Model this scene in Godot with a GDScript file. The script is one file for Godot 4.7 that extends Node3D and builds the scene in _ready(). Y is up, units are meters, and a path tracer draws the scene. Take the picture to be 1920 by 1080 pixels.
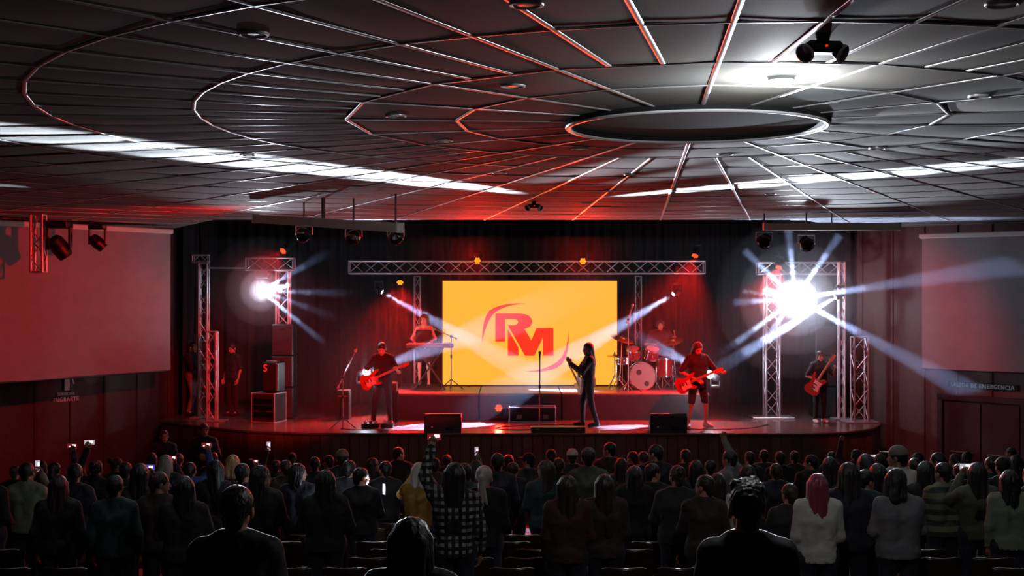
extends Node3D

# ---------------------------------------------------------------- constants
const F := 2400.0            # focal length in pixels of the 1920x1080 frame
const CAM_Y := 4.3           # camera height above the floor in front of the stage
const CEIL_Y := 5.6
const STAGE_Y := 1.5
const H := 1.3               # ceiling height above the camera
const MID := Vector2(1.446, 10.05)   # centre of the round ceiling (x, depth)
var taken := {}
var M := {}
var box_cache := {}
var unit_tube: CylinderMesh
var rng := RandomNumberGenerator.new()
var spots_taken: Array[Vector2] = []


func P(px: float, py: float, d: float) -> Vector3:
	return Vector3((px - 960.0) / F * d, CAM_Y - (py - 540.0) / F * d, -d)


func floor_y(d: float) -> float:
	return maxf(0.0, 0.105 * (21.5 - d))


# ---------------------------------------------------------------- nodes
func numbered(called: String) -> String:
	if not taken.has(called):
		taken[called] = 0
		return called
	taken[called] += 1
	return "%s_%03d" % [called, taken[called]]


func tag(o: Node3D, label: String, category: String, group := "", kind := "") -> void:
	if label != "":
		o.set_meta("label", label)
	if category != "":
		o.set_meta("category", category)
	if group != "":
		o.set_meta("group", group)
	if kind != "":
		o.set_meta("kind", kind)


func thing(called: String, label: String, category: String, at := Vector3.ZERO, turn := 0.0, group := "") -> Node3D:
	var o := Node3D.new()
	o.name = numbered(called)
	add_child(o)
	o.position = at
	o.rotation.y = turn
	tag(o, label, category, group)
	return o


func setting(called: String, label: String) -> Node3D:
	var o := Node3D.new()
	o.name = numbered(called)
	add_child(o)
	tag(o, label, "", "", "structure")
	return o


func put(mesh: Mesh, called: String, mat: Material, parent: Node3D, at := Vector3.ZERO, basis := Basis()) -> MeshInstance3D:
	var o := MeshInstance3D.new()
	o.name = called
	o.mesh = mesh
	o.material_override = mat
	parent.add_child(o, true)
	o.transform = Transform3D(basis, at)
	return o


func solo(mesh: Mesh, called: String, mat: Material, label: String, category: String, at := Vector3.ZERO, group := "") -> MeshInstance3D:
	var o := put(mesh, numbered(called), mat, self, at)
	tag(o, label, category, group)
	return o


func along(a: Vector3, b: Vector3) -> Basis:
	# a basis whose y axis runs from a to b
	var y := (b - a).normalized()
	var s := Vector3.UP if absf(y.y) < 0.95 else Vector3.RIGHT
	var x := s.cross(y).normalized()
	return Basis(x, y, x.cross(y).normalized())


func tube(parent: Node3D, called: String, a: Vector3, b: Vector3, r: float, mat: Material) -> MeshInstance3D:
	var bs := along(a, b)
	bs.x *= r
	bs.z *= r
	bs.y *= a.distance_to(b)
	return put(unit_tube, called, mat, parent, (a + b) * 0.5, bs)


func cyl(r0: float, r1: float, h: float, n := 24) -> CylinderMesh:
	var c := CylinderMesh.new()
	c.bottom_radius = r0
	c.top_radius = r1
	c.height = h
	c.radial_segments = n
	c.rings = 1
	return c


func ball(r: float, n := 16) -> SphereMesh:
	var s := SphereMesh.new()
	s.radius = r
	s.height = 2 * r
	s.radial_segments = n
	s.rings = n / 2
	return s


func bevel(size: Vector3, b := 0.01) -> ArrayMesh:
	var key := "%s %s" % [size, b]
	if box_cache.has(key):
		return box_cache[key]
	b = minf(b, minf(size.x, minf(size.y, size.z)) * 0.45)
	var st := SurfaceTool.new()
	st.begin(Mesh.PRIMITIVE_TRIANGLES)
	st.set_smooth_group(-1)
	var h := size * 0.5
	var pt := func(s: Vector3, ax: int) -> Vector3:
		var v := s * h
		for k in 3:
			if k != ax:
				v[k] -= s[k] * b
		return v
	var poly := func(pts: Array) -> void:
		var c := Vector3.ZERO
		for p in pts:
			c += p
		var nrm: Vector3 = (pts[1] - pts[0]).cross(pts[2] - pts[0])
		if nrm.dot(c) > 0:
			pts.reverse()
		for i in range(1, pts.size() - 1):
			st.add_vertex(pts[0])
			st.add_vertex(pts[i])
			st.add_vertex(pts[i + 1])
	for ax in 3:
		var u := (ax + 1) % 3
		var w := (ax + 2) % 3
		for s in [-1.0, 1.0]:
			var q := []
			for c in [[-1, -1], [1, -1], [1, 1], [-1, 1]]:
				var sv := Vector3.ZERO
				sv[ax] = s
				sv[u] = c[0]
				sv[w] = c[1]
				q.append(pt.call(sv, ax))
			poly.call(q)
		# the four edges that run along this axis
		for su in [-1.0, 1.0]:
			for sw in [-1.0, 1.0]:
				var s0 := Vector3.ZERO
				s0[ax] = -1
				s0[u] = su
				s0[w] = sw
				var s1 := s0
				s1[ax] = 1
				poly.call([pt.call(s0, u), pt.call(s1, u), pt.call(s1, w), pt.call(s0, w)])
	for sx in [-1.0, 1.0]:
		for sy in [-1.0, 1.0]:
			for sz in [-1.0, 1.0]:
				var s := Vector3(sx, sy, sz)
				poly.call([pt.call(s, 0), pt.call(s, 1), pt.call(s, 2)])
	st.generate_normals()
	box_cache[key] = st.commit()
	return box_cache[key]


func extrude(poly: PackedVector2Array, depth: float) -> ArrayMesh:
	# a flat outline in x and y, given thickness along z from 0 to depth
	var st := SurfaceTool.new()
	st.begin(Mesh.PRIMITIVE_TRIANGLES)
	st.set_smooth_group(-1)
	var p := poly
	if Geometry2D.is_polygon_clockwise(p):
		p.reverse()
	var tri := Geometry2D.triangulate_polygon(p)
	for i in range(0, tri.size(), 3):
		var a := p[tri[i]]
		var b := p[tri[i + 1]]
		var c := p[tri[i + 2]]
		if (b - a).cross(c - a) > 0:
			var t := b
			b = c
			c = t
		for v in [a, b, c]:
			st.add_vertex(Vector3(v.x, v.y, depth))
		for v in [a, c, b]:
			st.add_vertex(Vector3(v.x, v.y, 0))
	for i in p.size():
		var a := p[i]
		var b := p[(i + 1) % p.size()]
		for v in [Vector3(a.x, a.y, 0), Vector3(b.x, b.y, depth), Vector3(b.x, b.y, 0), Vector3(a.x, a.y, 0), Vector3(a.x, a.y, depth), Vector3(b.x, b.y, depth)]:
			st.add_vertex(v)
	st.generate_normals()
	return st.commit()


func lathe(profile: Array, n := 28) -> ArrayMesh:
	# profile: Vector2(radius, height) from the bottom to the top
	var st := SurfaceTool.new()
	st.begin(Mesh.PRIMITIVE_TRIANGLES)
	for i in n:
		var a0 := TAU * i / n
		var a1 := TAU * (i + 1) / n
		for k in profile.size() - 1:
			var p: Vector2 = profile[k]
			var q: Vector2 = profile[k + 1]
			var v := [Vector3(p.x * cos(a0), p.y, p.x * sin(a0)), Vector3(p.x * cos(a1), p.y, p.x * sin(a1)), Vector3(q.x * cos(a1), q.y, q.x * sin(a1)), Vector3(q.x * cos(a0), q.y, q.x * sin(a0))]
			for t in [[0, 1, 2], [0, 2, 3]]:
				if v[t[0]].distance_to(v[t[1]]) < 1e-6 or v[t[1]].distance_to(v[t[2]]) < 1e-6 or v[t[0]].distance_to(v[t[2]]) < 1e-6:
					continue
				st.set_smooth_group(k)
				for j in t:
					st.add_vertex(v[j])
	st.generate_normals()
	return st.commit()


# ---------------------------------------------------------------- materials
func mat(called: String, c: Color, rough := 0.6, metal := 0.0, spec := 0.5) -> StandardMaterial3D:
	var m := StandardMaterial3D.new()
	m.resource_name = called
	m.albedo_color = c
	m.roughness = rough
	m.metallic = metal
	m.metallic_specular = spec
	M[called] = m
	return m


func glow(called: String, c: Color, e: float, base := Color(0.1, 0.1, 0.1)) -> StandardMaterial3D:
	var m := mat(called, base, 0.4)
	m.emission_enabled = true
	m.emission = c
	m.emission_energy_multiplier = e
	return m


func noise_tex(freq: float, lo: float, hi: float, size := 512, type := FastNoiseLite.TYPE_SIMPLEX, seed_ := 1) -> NoiseTexture2D:
	var t := NoiseTexture2D.new()
	t.width = size
	t.height = size
	t.seamless = true
	var n := FastNoiseLite.new()
	n.noise_type = type
	n.frequency = freq
	n.seed = seed_
	t.noise = n
	var g := Gradient.new()
	g.set_color(0, Color(lo, lo, lo))
	g.set_color(1, Color(hi, hi, hi))
	t.color_ramp = g
	return t


func textured(m: StandardMaterial3D, t: Texture2D, scale: Vector3, relief := 0.0) -> StandardMaterial3D:
	m.albedo_texture = t
	m.uv1_triplanar = true
	m.uv1_world_triplanar = true
	m.uv1_scale = scale
	if relief > 0:
		m.heightmap_enabled = true
		m.heightmap_texture = t
		m.heightmap_scale = relief
	return m


func make_materials() -> void:
	unit_tube = CylinderMesh.new()
	unit_tube.top_radius = 1
	unit_tube.bottom_radius = 1
	unit_tube.height = 1
	unit_tube.radial_segments = 12
	unit_tube.rings = 1
	textured(mat("ceiling panel", Color(0.66, 0.66, 0.63), 0.8, 0.0, 0.3), noise_tex(0.22, 0.5, 1.0, 512, FastNoiseLite.TYPE_SIMPLEX, 3), Vector3.ONE * 1.4, 0.12)
	textured(mat("ceiling panel pale", Color(0.69, 0.68, 0.64), 0.82, 0.0, 0.3), noise_tex(0.22, 0.5, 1.0, 512, FastNoiseLite.TYPE_SIMPLEX, 4), Vector3.ONE * 1.4, 0.12)
	textured(mat("ceiling panel dull", Color(0.62, 0.63, 0.61), 0.78, 0.0, 0.3), noise_tex(0.22, 0.5, 1.0, 512, FastNoiseLite.TYPE_SIMPLEX, 5), Vector3.ONE * 1.4, 0.12)
	mat("ceiling back", Color(0.05, 0.05, 0.05), 0.9)
	mat("trim metal", Color(0.90, 0.90, 0.91), 0.3, 0.5)
	mat("white gloss", Color(0.9, 0.9, 0.9), 0.25)
	mat("recess", Color(0.62, 0.62, 0.6), 0.6)
	mat("lens dull", Color(0.30, 0.30, 0.31), 0.2)
	textured(mat("wall wood", Color(0.36, 0.20, 0.17), 0.55), noise_tex(0.03, 0.55, 1.0, 512, FastNoiseLite.TYPE_PERLIN, 7), Vector3(5, 0.35, 5))
	mat("wall dark", Color(0.16, 0.12, 0.13), 0.8)
	mat("floor dark", Color(0.20, 0.17, 0.16), 0.7)
	textured(mat("stage floor", Color(0.42, 0.34, 0.33), 0.22), noise_tex(0.05, 0.7, 1.0, 512, FastNoiseLite.TYPE_PERLIN, 9), Vector3(0.4, 1, 3))
	for k in 3:
		textured(mat("plank %d" % k, Color(0.40, 0.27, 0.18).lightened(0.05 * k), 0.5), noise_tex(0.04, 0.6, 1.0, 256, FastNoiseLite.TYPE_PERLIN, 11 + k), Vector3(9, 0.5, 9))
	textured(mat("curtain", Color(0.11, 0.10, 0.115), 0.9), noise_tex(0.2, 0.8, 1.0, 256), Vector3.ONE * 4)
	textured(mat("riser cloth", Color(0.15, 0.14, 0.16), 0.85), noise_tex(0.2, 0.8, 1.0, 256), Vector3.ONE * 4)
	textured(mat("riser top", Color(0.36, 0.30, 0.30), 0.4), noise_tex(0.06, 0.75, 1.0, 256), Vector3.ONE)
	textured(mat("screen cloth", Color(0.56, 0.55, 0.55), 0.9), noise_tex(0.02, 0.93, 1.0, 256), Vector3.ONE * 0.5)
	mat("black plastic", Color(0.055, 0.055, 0.06), 0.4)
	mat("black gloss", Color(0.04, 0.04, 0.045), 0.16)
	mat("black matt", Color(0.06, 0.06, 0.065), 0.85)
	mat("steel", Color(0.72, 0.72, 0.74), 0.35, 0.75)
	mat("chrome", Color(0.85, 0.85, 0.86), 0.15, 1.0)
	mat("grey metal", Color(0.42, 0.42, 0.43), 0.45, 0.5)
	mat("housing", Color(0.88, 0.86, 0.78), 0.5)
	mat("off white", Color(0.83, 0.82, 0.8), 0.6)
	textured(mat("grille", Color(0.10, 0.10, 0.105), 0.6), noise_tex(0.4, 0.5, 1.0, 256), Vector3.ONE * 9, 0.2)
	mat("guitar wood", Color(0.50, 0.27, 0.12), 0.25)
	mat("guitar red", Color(0.55, 0.16, 0.12), 0.25)
	mat("guitar white", Color(0.86, 0.85, 0.82), 0.25)
	mat("neck wood", Color(0.62, 0.42, 0.24), 0.35)
	mat("drum shell", Color(0.40, 0.08, 0.08), 0.2)
	mat("drum head", Color(0.46, 0.43, 0.42), 0.55)
	mat("drum print", Color(0.08, 0.07, 0.07), 0.6)
	mat("brass", Color(0.80, 0.62, 0.32), 0.25, 0.9)
	textured(mat("chair shell", Color(0.20, 0.13, 0.08), 0.22), noise_tex(0.05, 0.75, 1.0, 256), Vector3(2, 8, 2))
	mat("chair frame", Color(0.08, 0.08, 0.08), 0.4, 0.6)
	glow("lamp white", Color(0.90, 0.94, 1.0), 14.0)
	glow("lamp small", Color(0.88, 0.93, 1.0), 6.0)
	glow("lamp red", Color(1.0, 0.22, 0.05), 3.2)
	glow("lamp wash", Color(1.0, 0.12, 0.06), 4.0)
	glow("lamp amber", Color(1.0, 0.42, 0.06), 3.2)
	glow("indicator red", Color(1.0, 0.08, 0.03), 3.0)
	glow("screen orange", Color(1.0, 0.71, 0.22), 1.05)
	glow("screen red", Color(1.0, 0.20, 0.09), 1.0)
	M["screen orange"].roughness = 0.9
	M["screen red"].roughness = 0.9
	M["screen orange"].albedo_color = Color(0.03, 0.03, 0.03)
	M["screen red"].albedo_color = Color(0.03, 0.03, 0.03)
	glow("phone screen", Color(0.75, 0.70, 0.76), 0.9)
	glow("phone screen pink", Color(0.60, 0.16, 0.20), 0.5)
	glow("phone screen blue", Color(0.36, 0.30, 0.80), 0.6)
	glow("phone picture", Color(1.0, 0.93, 0.92), 1.6)


# ---------------------------------------------------------------- light helpers
func spot(parent: Node3D, at: Vector3, to: Vector3, angle: float, energy: float, c: Color, soft := 0.25, size := 0.05) -> SpotLight3D:
	var l := SpotLight3D.new()
	l.name = "beam"
	parent.add_child(l, true)
	l.global_position = at
	l.look_at(to, Vector3.UP if absf((to - at).normalized().y) < 0.98 else Vector3.RIGHT)
	l.spot_angle = angle
	l.spot_angle_attenuation = soft
	l.light_energy = energy
	l.light_color = c
	l.light_size = size
	l.spot_range = 60
	l.spot_attenuation = 2
	l.shadow_enabled = true
	return l


func omni(parent: Node3D, at: Vector3, energy: float, c: Color, size := 0.05) -> OmniLight3D:
	var l := OmniLight3D.new()
	l.name = "glow_light"
	parent.add_child(l, true)
	l.global_position = at
	l.light_energy = energy
	l.light_color = c
	l.light_size = size
	l.omni_range = 60
	l.omni_attenuation = 2
	l.shadow_enabled = true
	return l


func haze(at: Vector3, size: Vector3, density: float, label: String, box := false) -> void:
	var v := FogVolume.new()
	v.name = numbered("haze")
	v.shape = RenderingServer.FOG_VOLUME_SHAPE_BOX if box else RenderingServer.FOG_VOLUME_SHAPE_ELLIPSOID
	v.size = size
	var m := FogMaterial.new()
	m.density = density
	m.albedo = Color(0.95, 0.96, 1.0)
	v.material = m
	add_child(v)
	v.position = at
	tag(v, label, "haze", "", "stuff")


# ---------------------------------------------------------------- distance fields
const CORNER := [Vector3i(0, 0, 0), Vector3i(1, 0, 0), Vector3i(0, 1, 0), Vector3i(1, 1, 0), Vector3i(0, 0, 1), Vector3i(1, 0, 1), Vector3i(0, 1, 1), Vector3i(1, 1, 1)]
const EDGES := [[0, 1], [2, 3], [4, 5], [6, 7], [0, 2], [1, 3], [4, 6], [5, 7], [0, 4], [1, 5], [2, 6], [3, 7]]


# prims: [0, a, b, ra, rb] a tapered capsule; [1, centre, radii] an ellipsoid; [2, centre, radii] an ellipsoid cut away
# cuts: [normal, offset], everything beyond the plane goes
func net(prims: Array, cell: float, k: float, cuts := [], amp := 0.0, freq := 12.0, stretch := Vector3.ONE, paint = null) -> ArrayMesh:
	var lo := Vector3.ONE * 1e9
	var hi := -lo
	for p in prims:
		if p[0] == 0:
			var r: float = maxf(p[3], p[4])
			lo = lo.min(p[1].min(p[2]) - Vector3.ONE * r)
			hi = hi.max(p[1].max(p[2]) + Vector3.ONE * r)
		elif p[0] == 1:
			lo = lo.min(p[1] - p[2])
			hi = hi.max(p[1] + p[2])
	var pad := cell * 3.0 + amp
	lo -= Vector3.ONE * pad
	hi += Vector3.ONE * pad
	var nx := int(ceil((hi.x - lo.x) / cell)) + 1
	var ny := int(ceil((hi.y - lo.y) / cell)) + 1
	var nz := int(ceil((hi.z - lo.z) / cell)) + 1
	var f := PackedFloat32Array()
	f.resize(nx * ny * nz)
	f.fill(9.0)
	var band := k + cell * 2.5 + amp
	for p in prims:
		var a: Vector3
		var b: Vector3
		var kind: int = p[0]
		var ra := 0.0
		var rb := 0.0
		if kind == 0:
			a = p[1].min(p[2]) - Vector3.ONE * (maxf(p[3], p[4]) + band)
			b = p[1].max(p[2]) + Vector3.ONE * (maxf(p[3], p[4]) + band)
			ra = p[3]
			rb = p[4]
		else:
			a = p[1] - p[2] - Vector3.ONE * band
			b = p[1] + p[2] + Vector3.ONE * band
		var i0 := Vector3i(((a - lo) / cell).floor()).clamp(Vector3i.ZERO, Vector3i(nx - 1, ny - 1, nz - 1))
		var i1 := Vector3i(((b - lo) / cell).ceil()).clamp(Vector3i.ZERO, Vector3i(nx - 1, ny - 1, nz - 1))
		var A: Vector3 = p[1]
		var B: Vector3 = p[2]
		var AB := B - A
		var ll := maxf(AB.dot(AB), 1e-9)
		var R2 := B * B
		for iz in range(i0.z, i1.z + 1):
			for iy in range(i0.y, i1.y + 1):
				var row := (iz * ny + iy) * nx
				var q := Vector3(lo.x + i0.x * cell, lo.y + iy * cell, lo.z + iz * cell)
				for ix in range(i0.x, i1.x + 1):
					var d: float
					if kind == 0:
						var t := clampf((q - A).dot(AB) / ll, 0.0, 1.0)
						d = (q - A - AB * t).length() - (ra + (rb - ra) * t)
					else:
						var e := q - A
						var k0 := (e / B).length()
						d = k0 * (k0 - 1.0) / maxf((e / R2).length(), 1e-6)
					var g := f[row + ix]
					if kind == 2:
						if g < band:
							var h2 := maxf(k - absf(-d - g), 0.0) / k
							f[row + ix] = maxf(g, -d) + h2 * h2 * k * 0.25
					elif d < band:
						var h := maxf(k - absf(d - g), 0.0) / k
						f[row + ix] = minf(g, d) - h * h * k * 0.25
					q.x += cell
	if amp > 0.0 or cuts.size():
		var ns := FastNoiseLite.new()
		ns.noise_type = FastNoiseLite.TYPE_SIMPLEX
		ns.frequency = freq
		ns.seed = 5
		for iz in nz:
			for iy in ny:
				var row := (iz * ny + iy) * nx
				for ix in nx:
					var g := f[row + ix]
					if g > band:
						continue
					var q := lo + Vector3(ix, iy, iz) * cell
					if amp > 0.0 and g > -band:
						var s := q * stretch
						g += amp * ns.get_noise_3d(s.x, s.y, s.z)
					for c in cuts:
						g = maxf(g, c[0].dot(q) - c[1])
					f[row + ix] = g
	# surface nets
	var vid := PackedInt32Array()
	vid.resize(nx * ny * nz)
	vid.fill(-1)
	var V := PackedVector3Array()
	var N := PackedVector3Array()
	var I := PackedInt32Array()
	var step := [1, nx, nx * ny]
	var off := PackedInt32Array()
	for c in CORNER:
		off.append(c.x + c.y * nx + c.z * nx * ny)
	var near := cell * 2.3
	var v8 := PackedFloat32Array()
	v8.resize(8)
	for iz in nz - 1:
		for iy in ny - 1:
			var row := (iz * ny + iy) * nx
			for ix in nx - 1:
				var i := row + ix
				var g0 := f[i]
				if g0 > near or g0 < -near:
					continue
				var mask := 0
				for c in 8:
					var g := f[i + off[c]]
					v8[c] = minf(g, cell * 2.0)
					if g < 0:
						mask |= 1 << c
				if mask == 0 or mask == 255:
					continue
				var s := Vector3.ZERO
				var n := 0
				for e in EDGES:
					var g1 := v8[e[0]]
					var g2 := v8[e[1]]
					if (g1 < 0) != (g2 < 0):
						var t := g1 / (g1 - g2)
						s += Vector3(CORNER[e[0]]).lerp(Vector3(CORNER[e[1]]), t)
						n += 1
				vid[i] = V.size()
				V.append(lo + (Vector3(ix, iy, iz) + s / n) * cell)
				N.append(Vector3(v8[1] + v8[3] + v8[5] + v8[7] - v8[0] - v8[2] - v8[4] - v8[6], v8[2] + v8[3] + v8[6] + v8[7] - v8[0] - v8[1] - v8[4] - v8[5], v8[4] + v8[5] + v8[6] + v8[7] - v8[0] - v8[1] - v8[2] - v8[3]).normalized())
				for ax in 3:
					var sa: int = step[ax]
					var su: int = step[(ax + 1) % 3]
					var sw: int = step[(ax + 2) % 3]
					if (g0 < 0) == (f[i + sa] < 0) or i - su - sw < 0:
						continue
					var a := vid[i]
					var b := vid[i - su]
					var c := vid[i - su - sw]
					var d := vid[i - sw]
					if b < 0 or c < 0 or d < 0:
						continue
					if (V[b] - V[a]).cross(V[c] - V[a]).dot(N[a] + N[c]) > 0:
						I.append_array([a, c, b, a, d, c])
					else:
						I.append_array([a, b, c, a, c, d])
	var arr := []
	arr.resize(Mesh.ARRAY_MAX)
	arr[Mesh.ARRAY_VERTEX] = V
	arr[Mesh.ARRAY_NORMAL] = N
	arr[Mesh.ARRAY_INDEX] = I
	if paint != null:
		var C := PackedColorArray()
		for v in V:
			C.append(paint.call(v))
		arr[Mesh.ARRAY_COLOR] = C
	var m := ArrayMesh.new()
	m.add_surface_from_arrays(Mesh.PRIMITIVE_TRIANGLES, arr)
	return m


# ---------------------------------------------------------------- light settings
const RW := 190.0
const DOWN := 1.8
const LW := 30.0
const RO := 4.5
const LO := 0.9
# rays of the two tower lamps: the point in the photograph and the depth they pass through, cone, energy
const RAYS := [[1920, 495, 23.2, 3.0, 2600.0], [1800, 725, 23.8, 3.2, 2800.0], [1575, 440, 26.2, 3.6, 800.0], [1478, 430, 26.2, 3.4, 800.0], [1370, 445, 26.2, 3.4, 800.0], [1330, 570, 25.8, 3.2, 800.0], [1395, 690, 25.6, 3.2, 700.0], [1165, 803, 25.5, 3.0, 1500.0]]
const RAYS_LEFT := [[660, 550, 26.4, 3.4, 420.0], [620, 470, 26.4, 4.0, 300.0], [640, 600, 26.4, 4.0, 160.0], [800, 805, 25.35, 2.6, 1300.0], [652, 688, 25.5, 2.2, 700.0]]
const CEILING_RAYS := [["r", -2.1, 14.0, 2.1, 24000.0, 0.5], ["l", 3.9, 14.9, 1.8, 24000.0, 0.5], ["l", 4.2, 7.6, 2.8, 2200.0, 0.9], ["l", 6.2, 7.4, 2.8, 2400.0, 0.9], ["r", -6.6, 16.0, 0.8, 5000.0, 0.5]]
# small beams: lens x, y, depth, target x, y, depth, label, cone, energy, bare lens flare, hung from above
const BEAMS := [
	[717, 548, 29.25, 850, 622, 28.75, "small white beam light hung above the keyboard player", 4.6, 2200.0, 0.0, true],
	[1262, 552, 28.6, 1110, 642, 27.6, "small white beam light hung above the drum kit", 5.0, 2800.0, 0.0, true],
	[1566, 558, 27.2, 1330, 702, 26.4, "small white beam light beside the glaring lamp", 3.2, 3200.0, 0.0, true],
	[685, 698, 27.6, 850, 638, 27.0, "bright beam light on the floor behind the guitarist in long trousers", 6.5, 1300.0, 1.6, false],
	[1333, 703, 26.8, 1175, 620, 26.3, "bright beam light on the floor behind the guitarist in shorts", 6.5, 1500.0, 2.2, false],
]
# red cans: lens x, y, depth, target, label, energy, cone, amber, floor stand
var PARS := [
	[530, 471, 27.4, Vector3(-8.0, 1.0, -22.0), "red LED can on the truss above the rack case", 5.0, 45.0, false, false],
	[895, 489, 28.2, Vector3(-3.2, 4.2, -15.0), "amber-glowing LED can on the long truss above the keyboard", 30.0, 42.0, true, false],
	[1093, 490, 28.2, Vector3(0.4, 4.2, -15.0), "amber-glowing LED can on the long truss above the logo", 30.0, 42.0, true, false],
	[1303, 480, 28.2, Vector3(2.4, 1.2, -25.6), "red LED can on the end of the long truss nearest the glaring lamp", 120.0, 36.0, false, false],
	[750, 530, 28.8, Vector3(-2.4, 1.2, -25.6), "amber-glowing LED can hung beside the keyboard player", 110.0, 38.0, true, false],
	[1460, 502, 27.4, Vector3(4.0, 1.2, -25.2), "red LED can on the truss by the glaring lamp", 12.0, 40.0, false, false],
	[935, 765, 26.9, Vector3(-0.4, 3.0, -22.0), "red LED can standing on the stage floor in front of the riser", 7.0, 50.0, false, true],
]
# wash lights in front of the stage: x, y, depth, label, target, energy, cone
var FRONT := [
	[570, 440, 19.4, "dark round spotlight hanging at the far end of the askew roller case", Vector3(-9.4, 3.9, -24.2), 26.0, 32.0],
	[663, 444, 18.4, "round spotlight with a bright rim hanging under the askew roller case", Vector3(-4.6, 2.6, -27.0), 130.0, 15.0],
	[742, 444, 17.6, "dark spotlight with a white bracket at the near end of the askew roller case", Vector3(-1.8, 2.4, -27.6), 130.0, 12.0],
	[1433, 451, 22.2, "round spotlight hanging at the end of the level roller case", Vector3(2.9, 2.2, -27.6), 75.0, 20.0],
	[1512, 456, 22.2, "small dark spotlight hanging under the level roller case", Vector3(7.6, 2.8, -26.6), 15.0, 34.0],
]


# ---------------------------------------------------------------- people
var head_mesh: ArrayMesh
var hands := {}
var hair_mesh := {}
var hat_mesh: ArrayMesh


func join(list: Array) -> ArrayMesh:
	# list of [mesh, transform]: one continuous surface with white vertex colours where none are given
	var V := PackedVector3Array()
	var N := PackedVector3Array()
	var C := PackedColorArray()
	var I := PackedInt32Array()
	for e in list:
		var s: Array = e[0].surface_get_arrays(0)
		var x: Transform3D = e[1]
		var at := V.size()
		var v: PackedVector3Array = s[Mesh.ARRAY_VERTEX]
		var n: PackedVector3Array = s[Mesh.ARRAY_NORMAL]
		for i in v.size():
			V.append(x * v[i])
			N.append((x.basis * n[i]).normalized())
		if s[Mesh.ARRAY_COLOR] != null:
			C.append_array(s[Mesh.ARRAY_COLOR])
		else:
			var w := PackedColorArray()
			w.resize(v.size())
			w.fill(Color.WHITE)
			C.append_array(w)
		for i in s[Mesh.ARRAY_INDEX]:
			I.append(i + at)
	var arr := []
	arr.resize(Mesh.ARRAY_MAX)
	arr[Mesh.ARRAY_VERTEX] = V
	arr[Mesh.ARRAY_NORMAL] = N
	arr[Mesh.ARRAY_COLOR] = C
	arr[Mesh.ARRAY_INDEX] = I
	var m := ArrayMesh.new()
	m.add_surface_from_arrays(Mesh.PRIMITIVE_TRIANGLES, arr)
	return m


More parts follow.
